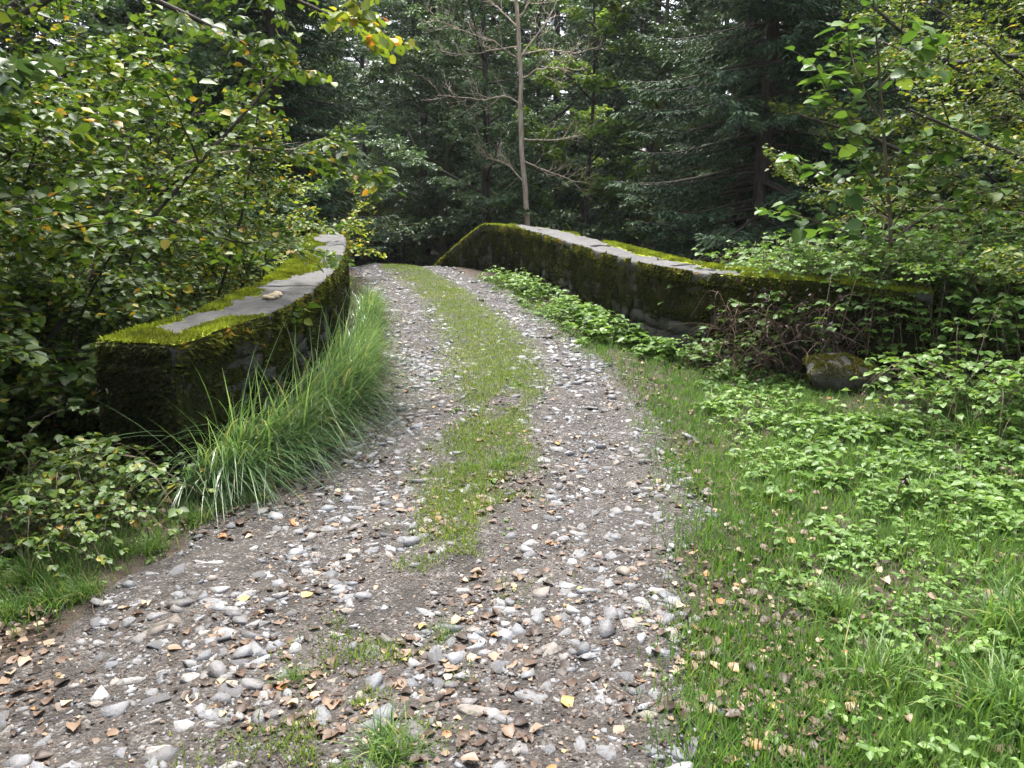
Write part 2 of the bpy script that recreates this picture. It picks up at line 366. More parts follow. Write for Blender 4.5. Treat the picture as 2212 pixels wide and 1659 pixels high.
# ------------------------------------------------------------------ stones on the track
def ico(sub):
    bm = bmesh.new(); bmesh.ops.create_icosphere(bm, subdivisions=sub, radius=1); V = np.array([v.co[:] for v in bm.verts]); F = np.array([[v.index for v in f.verts] for f in bm.faces]); bm.free(); return V, F
def stone_shape(rng, sub, flat=.5, planes=9, jag=.05):
    V, F = ico(sub); n = nrm(rng.normal(0, 1, (planes, 3))); dd = rng.uniform(.55, .95, planes)
    dots = V@n.T; rr = np.where(dots > .05, dd/np.maximum(dots, .05), 9).min(1); rr = np.minimum(rr, 1.05)
    P = V*rr[:, None]; P += nrm(V)*((rng.random(len(V))-.5)*jag)[:, None]
    return P*np.array([1, rng.uniform(.6, .9), flat*rng.uniform(.7, 1.2)]), F
def hull_stone(rng, npt=13, flat=.42, bev=.07):
    bm = bmesh.new(); a = rng.random(npt)*6.28; r = rng.uniform(.75, 1.0, npt); z = rng.uniform(-1, 1, npt); q = np.sqrt(1-np.abs(z)**3*.55)
    for i in range(npt): bm.verts.new((math.cos(a[i])*r[i]*q[i], math.sin(a[i])*r[i]*q[i]*.74, z[i]*flat))
    h = bmesh.ops.convex_hull(bm, input=bm.verts[:]); bmesh.ops.delete(bm, geom=[v for v in bm.verts if not v.link_faces], context='VERTS')
    bmesh.ops.dissolve_limit(bm, angle_limit=.3, verts=bm.verts[:], edges=bm.edges[:])
    if bev: bmesh.ops.bevel(bm, geom=bm.edges[:], offset=bev, segments=1, affect='EDGES', clamp_overlap=True)
    bmesh.ops.triangulate(bm, faces=bm.faces[:]); bm.verts.index_update()
    V = np.array([v.co[:] for v in bm.verts]); F = np.array([[v.index for v in f.verts] for f in bm.faces]); bm.free(); return V, F
srng = np.random.default_rng(21)
STONES = []
for i in range(22):
    V, F = hull_stone(srng, srng.integers(11, 18), srng.uniform(.3, .5), .045); STONES.append(mk_mesh('stone', V, F, M_stone_o, smooth=False))
def stone_density(x, y):
    u_ = x-cen(y); l_, r_ = path_half(y); w = sstep(2.5, 6.0, y)
    rut = np.exp(-((u_-.68)/.38)**2)+np.exp(-((u_+.68)/.38)**2)
    e_ = fbm(x*3+1, y*3+2, 3)*.5+.62; base = (u_ > -l_*e_) & (u_ < r_*e_)
    patch = sstep(.40, .60, fbm(x*1.5+5, y*1.5+8, 4))
    gap = 1-.8*np.exp(-((u_-.02+.12*(y < 3))/.27)**2)*(y < 5.2)
    return gap*base*((1-w)*(.26+.62*patch)+w*np.clip(rut*1.5+.02, 0, 1)*(.7+.3*patch))
def scatter(n, dens, rng, box, ymul=None):
    x = rng.uniform(box[0], box[1], n); t = rng.random(n); y = box[2]*(box[3]/box[2])**t if ymul is None else rng.uniform(box[2], box[3], n)
    k = rng.random(n) < dens(x, y); return x[k], y[k]
placed = []
def put_stone(x, y, s, rz=None, flat=None, sink=.25, mesh=None, dims=None):
    o = link('stone', mesh or STONES[srng.integers(len(STONES))], path)
    o.location = (x, y, gz(x, y)+.020+s*.36*(.0-sink)); o.rotation_euler = (srng.normal(0, .14), srng.normal(0, .14), srng.random()*6.28 if rz is None else rz)
    o.scale = dims if dims is not None else (s*srng.uniform(.85, 1.25), s*srng.uniform(.8, 1.1), s*srng.uniform(.6, 1.0) if flat is None else s*flat)
    placed.append((x, y, s)); return o
# larger stones that can be picked out one by one: (px, py, width px, height factor)
BIG = [(815, 1575, 105, .5), (440, 1315, 90, .35), (502, 1330, 55, 1.0), (890, 1148, 42, 1.3), (910, 1170, 40, .8), (1035, 888, 34, 1.6), (1035, 1160, 85, .3), (1105, 1420, 62, .7),
       (1107, 1580, 66, .9), (1100, 1640, 62, .9), (700, 1570, 80, .6), (1180, 1500, 58, 1.0), (1150, 1518, 85, .7), (1140, 1355, 34, 1.3), (1320, 1215, 44, .7), (1215, 1220, 34, .9),
       (290, 1482, 66, .8), (340, 1525, 70, .7), (330, 1505, 50, .6), (220, 1432, 40, 1.1), (410, 1440, 60, .7), (560, 1255, 50, .6), (715, 1270, 62, .5), (1270, 885, 52, .6),
       (855, 860, 40, .8), (1330, 1445, 44, .7), (1240, 1405, 40, 1.1), (1280, 1425, 60, .6), (1355, 1475, 48, .5), (1460, 1060, 30, .8), (1525, 1075, 38, .7), (1490, 950, 44, .5),
       (1495, 1630, 66, .8), (1255, 1625, 64, .8), (1310, 1640, 60, .8), (1190, 1640, 56, .9), (1550, 1545, 60, .6), (1495, 1545, 48, .7), (975, 1400, 60, .5), (700, 1115, 40, .7),
       (300, 1440, 40, .7), (205, 1530, 60, .5), (480, 1420, 48, .6), (640, 1190, 34, .7), (1120, 1650, 40, .7), (1220, 1350, 50, .7), (1500, 1350, 44, .7), (1445, 1260, 40, .8)]
for px, pyy, wpx, hf in BIG:
    p = ground_at(px, pyy); dep = p[1]*math.cos(PITCH)+(CAM_H-p[2])*math.sin(PITCH); s = wpx/FPX*dep/2
    put_stone(p[0], p[1], s, flat=hf, sink=.15)
x, y = scatter(34000, stone_density, srng, (-3.2, 2.4, 1.3, 16)); s = .009+.050*srng.random(len(x))**4.6+.004*(y < 6)+.016*sstep(4.5, 7.5, y)*(.4+srng.random(len(x)))
px_size = s/np.hypot(y, 1.5); order = np.argsort(-px_size*(1+.0*s)); NB = 300-len(BIG)
acc = []
for i in order:
    if len(acc) >= NB: break
    if all((x[i]-q[0])**2+(y[i]-q[1])**2 > (s[i]+q[2])**2*.9 for q in placed): put_stone(x[i], y[i], s[i]); acc.append(i)
rest = np.setdiff1d(np.arange(len(x)), acc)
V2, F2 = ico(1)
def stone_stuff(xs, ys, ss, rng, variants, lift=-.07):
    parts = []; vi = rng.integers(len(variants), size=len(xs))
    for v, (Tv, Fv) in enumerate(variants):
        k = vi == v; n = k.sum()
        if not n: continue
        P = np.stack([xs[k], ys[k], terrain(xs[k], ys[k])+.018+ss[k]*lift], 1)
        a, f = inst(Tv, Fv, P, rand_rotz(n, rng, .16), np.stack([ss[k], ss[k], ss[k]*rng.uniform(.8, 1.3, n)], 1)); parts.append((a, f, np.repeat(rng.random(n), len(Tv))))
    return join(parts)
var_m = [hull_stone(srng, 13, .42, 0) for _ in range(14)]; var_s = [hull_stone(srng, 7, .5, 0) for _ in range(10)]
V, F, R = stone_stuff(x[rest], y[rest], s[rest], srng, var_m); print('medium stones', len(rest))
link('rubble', mk_mesh('rubble', V, F, M_stone, R), path, kind='stuff')
x, y = scatter(105000, lambda a, b: np.clip(stone_density(a, b)*1.1+.22*(np.abs(a-cen(b)) < 1.3), 0, 1)*(.6+.4*sstep(.35, .6, fbm(a*4, b*4+5, 3))), srng, (-3.0, 1.9, 1.25, 11)); s = (.003+.013*srng.random(len(x))**2.6)*np.clip(y/4.5, .8, 1.6)
V, F, R = stone_stuff(x, y, s, srng, var_s, .1); print('gravel', len(x))
link('gravel', mk_mesh('gravel', V, F, M_stone, R), path, kind='stuff')

# ------------------------------------------------------------------ parapet walls
class Wall: pass
def chaikin(P, n=3):
    for _ in range(n):
        Q = np.empty((2*len(P)-2, 2)); Q[0::2] = .75*P[:-1]+.25*P[1:]; Q[1::2] = .25*P[:-1]+.75*P[1:]; P = np.vstack([P[:1], Q, P[-1:]])
    return P
def make_wall(inner, side, height, top_fn):
    """side +1: road lies on the +normal side (right of travel direction for the left wall)"""
    P = chaikin(inner); d = np.r_[0, np.cumsum(np.linalg.norm(np.diff(P, axis=0), axis=1))]; n = int(d[-1]/.04); s = np.linspace(0, d[-1], n)
    I = np.stack([np.interp(s, d, P[:, 0]), np.interp(s, d, P[:, 1])], 1); t = np.gradient(I, axis=0); t = nrm(t)
    N = np.stack([t[:, 1], -t[:, 0]], 1)*side
    w = Wall(); w.s = s; w.I = I; w.N = N; w.T = t; w.L = d[-1]; w.top = top_fn(s, I[:, 1], d[-1]); return w
def wall_pt(w, s, t, dz):
    """t: metres from the inner face towards the outside; dz below top"""
    s = np.asarray(s, float); I = np.stack([np.interp(s, w.s, w.I[:, 0]), np.interp(s, w.s, w.I[:, 1])], -1); N = nrm(np.stack([np.interp(s, w.s, w.N[:, 0]), np.interp(s, w.s, w.N[:, 1])], -1))
    z = np.interp(s, w.s, w.top)-dz; q = I-N*np.asarray(t)[..., None]; return np.stack([q[..., 0], q[..., 1], z+0*q[..., 0]], -1), N
CT = .105       # coping thickness
wrng = np.random.default_rng(5)
def block_mesh(rng):
    bm = bmesh.new(); bmesh.ops.create_cube(bm, size=1); bmesh.ops.subdivide_edges(bm, edges=bm.edges[:], cuts=2, use_grid_fill=True)
    for v in bm.verts:
        c = v.co; m = sorted(abs(a) for a in c)
        if m[1] > .45: v.co *= (.9 if m[0] > .45 else .94)
        v.co += Vector(rng.normal(0, .035, 3))
    V = np.array([v.co[:] for v in bm.verts]); F = np.array([[v.index for v in f.verts] for f in bm.faces]); bm.free(); return V, F
BLOCKS = [mk_mesh('stone', *block_mesh(wrng), M_wallstone, smooth=False) for _ in range(10)]
def build_wall(w, root, rng, slab_len, top_mask, face_mask, end_face=True):
    n = len(w.s)
    # core
    prof = []
    for t, dz in ((.035, CT-.01), (.035, 1.2), (.035, 3.2), (WW-.035, 3.2), (WW-.035, 1.2), (WW-.035, CT-.01)):
        p, _ = wall_pt(w, np.clip(w.s, .04, w.L-.04), t, dz); prof.append(p)
    V = np.stack(prof, 1); k = len(prof); i = np.arange(n-1)[:, None]*k; j = np.arange(k)[None]; jn = (j+1) % k
    F = np.stack([i+j, i+jn, i+k+jn, i+k+j], 2).reshape(-1, 4)
    caps = np.array([[0, 1, 4, 5], [1, 2, 3, 4]]); F = np.vstack([F, caps, caps[:, ::-1]+(n-1)*k])
    link('wall_core', mk_mesh('wall_core', V.reshape(-1, 3), F, M_mortar), root)
    # coping slabs
    a = 0.0; q = 0
    while a < w.L-.05:
        b = min(w.L, a+slab_len*rng.uniform(.85, 1.2))
        if w.L-b < .35: b = w.L
        m = max(3, int((b-a)/.05)); ss = np.linspace(a+.002, b-.002, m); c = .018; o = .022
        pf = [(-o, CT), (-o, c), (-o+c*.4, c*.35), (-o+c, 0)]+[(WW*f, -.004) for f in (.1, .25, .4, .55, .7, .85)]+[(WW+o-c, 0), (WW+o-c*.4, c*.35), (WW+o, c), (WW+o, CT)]
        jit = rng.normal(0, .004)
        pr = np.stack([wall_pt(w, ss, t, dz+jit)[0] for t, dz in pf], 1)
        nz = (fbm(ss[:, None]*9+q*7, np.arange(len(pf))[None]*.8+3, 3)-.5)*.034; pr[..., 2] += nz*np.array([0 if dz >= CT else 1 for _, dz in pf])
        en = np.array([0 if dz >= CT else 1 for _, dz in pf])
        ew = (fbm(ss*7+q*5, ss*0+40, 3)-.5)*.035-.02*(fbm(ss*22, ss*0+9, 2) > .68); sg = np.array([1 if t < .03 else (-1 if t > WW-.03 else 0) for t, _ in pf]); nn_ = np.stack([np.interp(ss, w.s, w.N[:, 0]), np.interp(ss, w.s, w.N[:, 1])], 1); pr[:, :, :2] += nn_[:, None, :]*(ew[:, None]*sg[None])[..., None]
        kk = len(pf); i = np.arange(m-1)[:, None]*kk; j = np.arange(kk)[None]; jn = (j+1) % kk
        Fq = np.stack([i+j, i+jn, i+kk+jn, i+kk+j], 2).reshape(-1, 4)
        Vs = pr.reshape(-1, 3); c0 = len(Vs); Vs = np.vstack([Vs, pr[0].mean(0), pr[-1].mean(0)])
        t3 = np.array([[jj, c0, (jj+1) % kk] for jj in range(kk)]+[[(m-1)*kk+(jj+1) % kk, c0+1, (m-1)*kk+jj] for jj in range(kk)])
        link('coping_slab', mk_mesh('coping_slab', Vs, [t3, Fq], M_coping), root); a = b; q += 1
    # facing stones
    cnt = 0
    def face_stone(p, tang, nor, L, H):
        nonlocal cnt
        o = link('stone', BLOCKS[rng.integers(10)], root); R = Matrix(((tang[0], nor[0], 0), (tang[1], nor[1], 0), (0, 0, 1))).to_4x4() @ Matrix.Rotation(rng.normal(0, .05), 4, 'Y') @ Matrix.Rotation(rng.normal(0, .05), 4, 'Z')
        o.matrix_local = Matrix.Translation(Vector(p)) @ R @ Matrix.Diagonal((L*.97, .11*rng.uniform(.75, 1.25), H*.97, 1)); cnt += 1
    dz = CT+.005
    for row in range(7):
        H = rng.uniform(.09, .15); a = -rng.random()*.2
        while a < w.L-.06:
            L = rng.uniform(.10, .42)*(1.15 if w.L > 11 else 1); b = min(w.L, a+L); a = max(a, .0); b = max(b, a+.08); mid = (a+b)/2
            p, N = wall_pt(w, mid, .055, dz+H/2); T = np.array([np.interp(mid, w.s, w.T[:, 0]), np.interp(mid, w.s, w.T[:, 1])])
            if p[2]+H/2 > terrain(p[0]+N[0]*.1, p[1]+N[1]*.1)-.1: face_stone(p, T, N, b-a, H)
            a = b
        if end_face:
            for f0, f1 in ((.0, .45), (.45, 1.0)) if row % 2 else ((0, .33), (.33, .72), (.72, 1)):
                p, N = wall_pt(w, .062, WW*(f0+f1)/2, dz+H/2); T = w.T[0]; face_stone(p, -N, -T, WW*(f1-f0)*.98, H)
        dz += H+.006
    # moss: cushions and tufts
    parts_c = []; tuftP = []; tuftN = []; tuftR = []
    ss = np.arange(0, w.L, .03); tt = np.linspace(-.03, WW+.03, 24); S, Tt = np.meshgrid(ss, tt, indexing='ij')
    M = top_mask(S, Tt); h = np.clip(M, 0, 1)*.024*(.6+.8*fbm(S*30, Tt*30, 2))
    P = wall_pt(w, S.ravel(), Tt.ravel(), 0)[0].reshape(*S.shape, 3); P[..., 2] += h-.004+np.where((Tt < -.02) | (Tt > WW+.02), -.012, 0)
    Fq = gridF(len(tt), len(ss)); keep = (M.ravel()[Fq] > 0.02).any(1); used = np.unique(Fq[keep]); re = -np.ones(S.size, int); re[used] = np.arange(len(used))
    parts_c.append((P.reshape(-1, 3)[used], re[Fq[keep]], fbm(S*8, Tt*8, 3).ravel()[used]))
    n = int(w.L*WW*15000); s_ = rng.random(n)*w.L; t_ = rng.random(n)*(WW+.06)-.03; m_ = top_mask(s_, t_); kp = m_ > rng.random(n)*.5+.02
    p, _ = wall_pt(w, s_[kp], t_[kp], 0); p[:, 2] += np.clip(m_[kp], 0, 1)*.018-.004; tuftP.append(p); tuftN.append(np.tile([0, 0, 1.], (len(p), 1))); tuftR.append(np.clip(fbm(s_[kp]*6, t_[kp]*6, 3)*1.3-.15+rng.normal(0, .13, len(p)), 0, 1))
    V, F, R = join(parts_c)
    top = link('moss', mk_mesh('moss', V, F, M_moss, R, smooth=True), root, kind='stuff', label='bright yellow-green moss cushions on the coping')
    def tufts(Pp, Nn, Rr, ln, lnv, sag, mat, nb=3):
        n = len(Pp); Pp = np.repeat(Pp, nb, 0); Nn = np.repeat(Nn, nb, 0); Rr = np.clip(np.repeat(Rr, nb)+rng.normal(0, .08, n*nb), 0, 1)
        ax = nrm(Nn+rng.normal(0, .55, Nn.shape)+np.array([0, 0, sag])); rot = frames(ax, rng.normal(0, 1, ax.shape), rng)
        Tm = np.array([[-.3, 0, 0], [.3, 0, 0], [0, 1, 0]]); v, f = inst(Tm, np.array([[0, 1, 2]]), Pp+rng.normal(0, .004, Pp.shape), rot, ln*(1+lnv*rng.normal(0, 1, len(Pp))).clip(.3, 2))
        return mk_mesh('moss_tufts', v, f, mat, np.repeat(Rr, 3))
    link('moss_tuft', tufts(np.concatenate(tuftP), np.concatenate(tuftN), np.concatenate(tuftR), .019, .35, 0, M_moss), root, kind='stuff')
    # hanging moss on inner face and end face: lumpy cushions first
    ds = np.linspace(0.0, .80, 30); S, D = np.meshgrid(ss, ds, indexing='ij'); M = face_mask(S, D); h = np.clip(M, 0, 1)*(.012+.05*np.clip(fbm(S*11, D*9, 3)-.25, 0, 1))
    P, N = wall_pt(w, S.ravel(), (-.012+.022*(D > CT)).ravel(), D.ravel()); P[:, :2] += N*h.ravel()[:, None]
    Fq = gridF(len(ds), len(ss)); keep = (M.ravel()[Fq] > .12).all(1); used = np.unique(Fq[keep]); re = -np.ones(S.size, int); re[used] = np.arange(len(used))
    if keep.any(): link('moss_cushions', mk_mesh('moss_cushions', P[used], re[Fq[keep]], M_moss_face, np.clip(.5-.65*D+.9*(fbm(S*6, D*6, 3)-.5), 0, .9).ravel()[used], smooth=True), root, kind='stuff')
    PP, NN, RR = [], [], []
    n = int(w.L*.75*10000); s_ = rng.random(n)*w.L; d_ = rng.random(n)*.78; m_ = face_mask(s_, d_); kp = m_ > rng.random(n)
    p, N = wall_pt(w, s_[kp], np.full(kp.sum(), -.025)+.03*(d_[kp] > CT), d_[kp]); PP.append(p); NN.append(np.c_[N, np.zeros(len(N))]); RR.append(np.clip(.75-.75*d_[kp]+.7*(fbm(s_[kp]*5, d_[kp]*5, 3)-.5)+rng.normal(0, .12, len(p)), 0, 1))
    if end_face:
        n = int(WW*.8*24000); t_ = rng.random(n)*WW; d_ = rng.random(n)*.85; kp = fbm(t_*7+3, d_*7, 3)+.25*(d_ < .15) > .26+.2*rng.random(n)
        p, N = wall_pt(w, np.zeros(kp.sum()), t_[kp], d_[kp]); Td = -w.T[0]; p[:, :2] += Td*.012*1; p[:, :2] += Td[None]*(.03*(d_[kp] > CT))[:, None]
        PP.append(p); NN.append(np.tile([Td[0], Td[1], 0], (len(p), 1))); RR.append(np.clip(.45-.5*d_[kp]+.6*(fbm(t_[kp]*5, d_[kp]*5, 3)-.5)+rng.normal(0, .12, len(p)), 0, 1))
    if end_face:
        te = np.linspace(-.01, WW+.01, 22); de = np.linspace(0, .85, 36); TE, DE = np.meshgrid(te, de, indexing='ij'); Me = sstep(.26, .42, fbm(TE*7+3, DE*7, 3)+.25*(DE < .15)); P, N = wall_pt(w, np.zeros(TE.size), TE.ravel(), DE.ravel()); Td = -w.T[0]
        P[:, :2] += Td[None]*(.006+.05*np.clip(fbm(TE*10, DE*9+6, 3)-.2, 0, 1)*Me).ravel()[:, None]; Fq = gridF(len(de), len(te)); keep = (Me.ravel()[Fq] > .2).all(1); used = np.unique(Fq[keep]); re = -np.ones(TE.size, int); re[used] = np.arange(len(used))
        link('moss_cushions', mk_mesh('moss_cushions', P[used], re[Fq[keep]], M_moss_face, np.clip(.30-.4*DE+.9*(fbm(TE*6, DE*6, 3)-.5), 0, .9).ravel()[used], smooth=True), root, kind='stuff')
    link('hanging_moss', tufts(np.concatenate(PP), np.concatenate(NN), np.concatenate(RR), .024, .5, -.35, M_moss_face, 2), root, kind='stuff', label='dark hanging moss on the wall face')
    print('wall', w.L, 'stones', cnt)
def topL(s, y, L): return zr(y)+.83-sstep(L-2.6, L, s)*.75-.02*sstep(.5, 0, s)
def topR(s, y, L):
    return zr(y)+.83-np.clip((s-(L-3.1))/3.1, 0, 1)**1.15*.9-.05*sstep(1.1, 0, s)
wl_ = make_wall(WL, 1, .83, topL); wr_ = make_wall(WR, -1, .83, topR)
def maskL(s, t):
    o = t/WW; n = fbm(s*2.1+3, t*6, 4)-.5
    edge = np.interp(s, [0, .15, .4, .7, 1.1, 1.5, 2.0, 2.6, 3.0, 3.3, 4.0, 4.3, 4.8, 5.3, 5.8, 6.3, 9], [-.5, -.3, .95, .95, .72, .78, 1.0, .62, .5, .2, .12, .70, .62, .75, .6, .8, .6])
    n = n+.35*(fbm(s*13, t*13+4, 3)-.5); m = (o-edge)*3.2+n*3.0+.1+2.2*np.clip(fbm(s*9+60, t*9, 3)-.60, 0, 1)
    ins = (np.interp(s, [0, .35, .75, .95, 1.2, 9], [.5, .4, .33, .05, -.3, -.3])-o)*4+n*2
    return np.clip(np.maximum(m, ins), 0, 1)
def maskR(s, t):
    o = t/WW; n = fbm(s*1.7+30, t*6+8, 4)-.5
    edge = np.interp(s, [0, 1.3, 1.7, 2.2, 3.2, 3.9, 4.6, 5.4, 6.2, 12], [-.3, -.1, .35, .62, .78, .66, .80, 1.0, 1.1, 1.1])
    ins = (np.interp(s, [0, 6.8, 7.3, 8.2, 8.8, 12], [-.3, -.3, .12, .30, .05, .1])-o)*4+n*2.5
    n = n+.35*(fbm(s*13, t*13+4, 3)-.5); return np.clip(np.maximum((o-edge)*3.4+n*3.0+.1+2.2*np.clip(fbm(s*9+60, t*9, 3)-.60, 0, 1), ins), 0, 1)
def faceL(s, d):
    drip = .05+.5*fbm(s*4.2, s*0+1, 4)**1.5; c = sstep(drip+.12, drip-.08, d)*sstep(.30, .52, fbm(s*9, d*1.6, 3)+.1*(s < 1))
    low = sstep(.40, .56, fbm(s*3+9, d*5, 4)+.12*(s < .5)); return np.clip(np.maximum(c, low*.8), 0, 1)*.9
def faceR(s, d):
    drip = .18+.8*fbm(s*3.3+50, s*0+1, 4)**1.3; c = sstep(drip+.12, drip-.1, d)*sstep(.28, .5, fbm(s*7+4, d*1.6, 3))*np.where(d < CT, sstep(.48, .6, fbm(s*3+70, s*0, 3)+.15*(s > 7)*(s < 8.6)+.2*(s < 1.8)), 1)
    low = sstep(.42, .56, fbm(s*3+9, d*5+20, 4)); return np.clip(np.maximum(c, low*.8), 0, 1)
root = thing('parapet_wall', 'curved low stone parapet with moss-striped coping beside the long drooping grass', 'wall'); build_wall(wl_, root, wrng, 2.1, maskL, faceL)
root = thing('parapet_wall', 'long mossy stone parapet rising behind the herbs, its end buried in dry brambles', 'wall'); build_wall(wr_, root, wrng, 2.4, maskR, faceR)

# pale crumbs on the left coping
for i, (s0, t0) in enumerate([(1.52, .17), (1.56, .22), (1.60, .17), (1.66, .15), (1.63, .21), (1.72, .19)]):
    p, _ = wall_pt(wl_, s0, t0, 0); V, F = stone_shape(wrng, 2, .6, 7, .1)
    o = link('crumb', mk_mesh('crumb', V, F, M_crumb, smooth=True), None, label='small pale cream crumb lying on the bare coping', category='crumb', group='pale crumbs on the parapet coping')
    o.location = p+np.array([0, 0, .016]); o.scale = (.026+.008*(i % 3),)*3; o.rotation_euler = (0, 0, i*1.3)

# mossy boulder at the foot of the right wall end
p = ground_at(1815, 842); BOUL = (p[0], p[1]); V, F = stone_shape(np.random.default_rng(14), 4, .8, 11, .02); b0 = thing('boulder', 'rounded moss-capped grey boulder at the foot of the bramble-covered wall end', 'boulder', (p[0], p[1], p[2]+.14))
Vb = V*np.array([.36, .28, .34]); link('rock', mk_mesh('rock', Vb, F, M_wallstone, smooth=True), b0)
br = np.random.default_rng(2); n = 14000; k = br.integers(len(F), size=n); w3 = br.dirichlet([1, 1, 1], n); Pm = (Vb[F[k]]*w3[..., None]).sum(1); Nm = nrm(Pm)
kp = (Nm[:, 2] > -.1+.5*br.random(n)) & (fbm(Pm[:, 0]*9+40, Pm[:, 1]*9+Pm[:, 2]*6, 3) > .36); Pm, Nm = Pm[kp], Nm[kp]
ax = nrm(Nm+br.normal(0, .5, Nm.shape)); v, f = inst(np.array([[-.25, 0, 0], [.25, 0, 0], [0, 1, 0]]), np.array([[0, 1, 2]]), np.repeat(Pm, 3, 0), frames(nrm(np.repeat(Nm, 3, 0)+br.normal(0, .6, (len(Nm)*3, 3))), br.normal(0, 1, (len(Nm)*3, 3)), br), np.full(len(Nm)*3, .016))
link('moss', mk_mesh('moss', v, f, M_moss_face, np.repeat(np.clip(br.normal(.8, .15, len(Nm)*3), 0, 1), 3)), b0, kind='stuff')
print('t walls', time.time()-T0)

# ------------------------------------------------------------------ plants: generators
def polyline(rng, p, d, L, n, wob, up=0.0, grav=None):
    pts = [np.array(p, float)]; d = np.array(d, float)
    for i in range(n):
        d = d+rng.normal(0, wob, 3); d[2] += up
        d /= np.linalg.norm(d); pts.append(pts[-1]+d*L/n)
    return np.array(pts)
def grow(rng, stems, spec, sides=(7, 5, 4, 3)):
    """stems: list of (pts, r0, r1). spec: list of levels dict(n, start, len, ang, wob, up, r). Returns lines per level and last-level twigs"""
    levels = [[(p, np.linspace(r0, r1, len(p)), sides[0]) for p, r0, r1 in stems]]
    for li, sp in enumerate(spec):
        out = []
        for pts, rad, _ in levels[-1]:
            k = len(pts); Lp = np.linalg.norm(np.diff(pts, axis=0), axis=1).sum(); nb = max(1, int(round(sp['n']*(Lp if sp.get('per_m') else 1))))
            ph = rng.random()*6.28
            for b in range(nb):
                t = sp['start']+(1-sp['start'])*(b+rng.random()*.8)/nb; t = min(t, .99); f = t*(k-1); i = min(int(f), k-2); p = pts[i]+(pts[i+1]-pts[i])*(f-i); d = pts[i+1]-pts[i]; d = d/np.linalg.norm(d)
                if sp.get('flat'):
                    sd = np.cross(d, [0, 0, 1.]); sd = sd/(np.linalg.norm(sd)+1e-6)*(1 if b % 2 else -1)+np.array([0, 0, rng.normal(0, .22)])
                else:
                    ph += 2.4+rng.normal(0, .4); a_ = np.cross(d, [.3, .9, .2]); a_ /= np.linalg.norm(a_); c_ = np.cross(d, a_); sd = a_*math.cos(ph)+c_*math.sin(ph)
                an = sp['ang']+rng.normal(0, .15); dd = d*math.cos(an)+sd*math.sin(an)
                L = sp['len'](t, Lp)*rng.uniform(.7, 1.25)
                if L < .03: continue
                pl = polyline(rng, p, dd, L, sp.get('seg', 4), sp['wob'], sp['up']); r = min(np.interp(t, np.linspace(0, 1, k), rad)*.75, sp['r'](L))
                out.append((pl, np.linspace(r, r*.25, len(pl)), sides[min(li+1, 3)]))
        levels.append(out)
    return levels
def leaves_on(rng, twigs, per_m, size, flat=.8, droop=.25, start=.1, jit=.02, tilt=.32):
    P = []; A = []; U = []
    A0 = np.array([t[0][0] for t in twigs]); 
    for pts, _, _ in twigs:
        L = np.linalg.norm(np.diff(pts, axis=0), axis=1).sum(); n = max(2, int(L*per_m+rng.random())); t = start+(1-start)*(np.arange(n)+rng.random(n)*.6)/n; f = np.clip(t, 0, .999)*(len(pts)-1); i = f.astype(int)
        p = pts[i]+(pts[i+1]-pts[i])*(f-i)[:, None]; d = nrm(pts[i+1]-pts[i]); sd = np.cross(d, [0, 0, 1.]); sd = nrm(sd)*np.where(np.arange(n) % 2, 1, -1)[:, None]
        a = d*.55+sd*.85; a[:, 2] -= droop; P.append(p); A.append(a)
    P = np.concatenate(P); A = np.concatenate(A); n = len(P)
    A = nrm(A+rng.normal(0, .28, A.shape)); U = np.tile([0, 0, 1.], (n, 1))*flat+rng.normal(0, tilt, (n, 3))
    return P+rng.normal(0, jit, P.shape), frames(A, U, rng), size*np.clip(rng.normal(1, .32, n), .4, 1.75)
def leaf_mesh(name, tpl, P, R, S, mat, rng, rnd=None):
    v, f = inst(tpl[0], tpl[1], P, R, S); r = rng.random(len(P)) if rnd is None else rnd
    return mk_mesh(name, v, f, mat, np.repeat(r, len(tpl[0])))
def leaf_objects(parent, me, P, R, S, name='leaf'):
    for p, r, s in zip(P, R, S):
        o = link(name, me, parent); M = Matrix([list(r[i])+[p[i]] for i in range(3)]+[[0, 0, 0, 1]]); o.matrix_local = M @ Matrix.Diagonal((s, s, s, 1))

def shrub_proto(rng, nst, H, spread, leafsize, per_m, tpl, mat, stem_mat=M_bark, twig_n=7, name='crown', lean=(0, 0)):
    stems = []
    for i in range(nst):
        a = i/nst*6.28+rng.normal(0, .3); h = H*rng.uniform(.65, 1.1); d = np.array([math.cos(a)*spread+lean[0], math.sin(a)*spread+lean[1], 1.0]); stems.append((polyline(rng, [math.cos(a)*.12, math.sin(a)*.12, -.3], d/np.linalg.norm(d), h*1.1, 9, .07, -.015), .022*H/3, .006))
    spec = [dict(n=3.0, per_m=True, start=.12, len=lambda t, L: H*.36*(1.1-.6*t), ang=.95, wob=.10, up=.01, r=lambda L: .004+.008*L, seg=5),
            dict(n=twig_n, start=.1, len=lambda t, L: L*.42*(1.15-.6*t), ang=.85, wob=.13, up=.0, r=lambda L: .003+.003*L, seg=3, flat=True)]
    lv = grow(rng, stems, spec); v, f = tubes(lv[0]+lv[1]+lv[2]); wood = mk_mesh('stems', v, f, stem_mat, smooth=True)
    P, R, S = leaves_on(rng, lv[1]+lv[2]+[(p[-5:], r[-5:], 3) for p, r, _ in lv[0]], per_m, leafsize)
    return wood, (P, R, S)
def put_plant(name, label, cat, wood, crown, loc, rotz=0, scale=1, group=None, wn='stems', cn='crown'):
    t = thing(name, label, cat, loc, group, rotz, scale); link(wn, wood, t)
    if crown is not None: link(cn, crown, t)
    return t

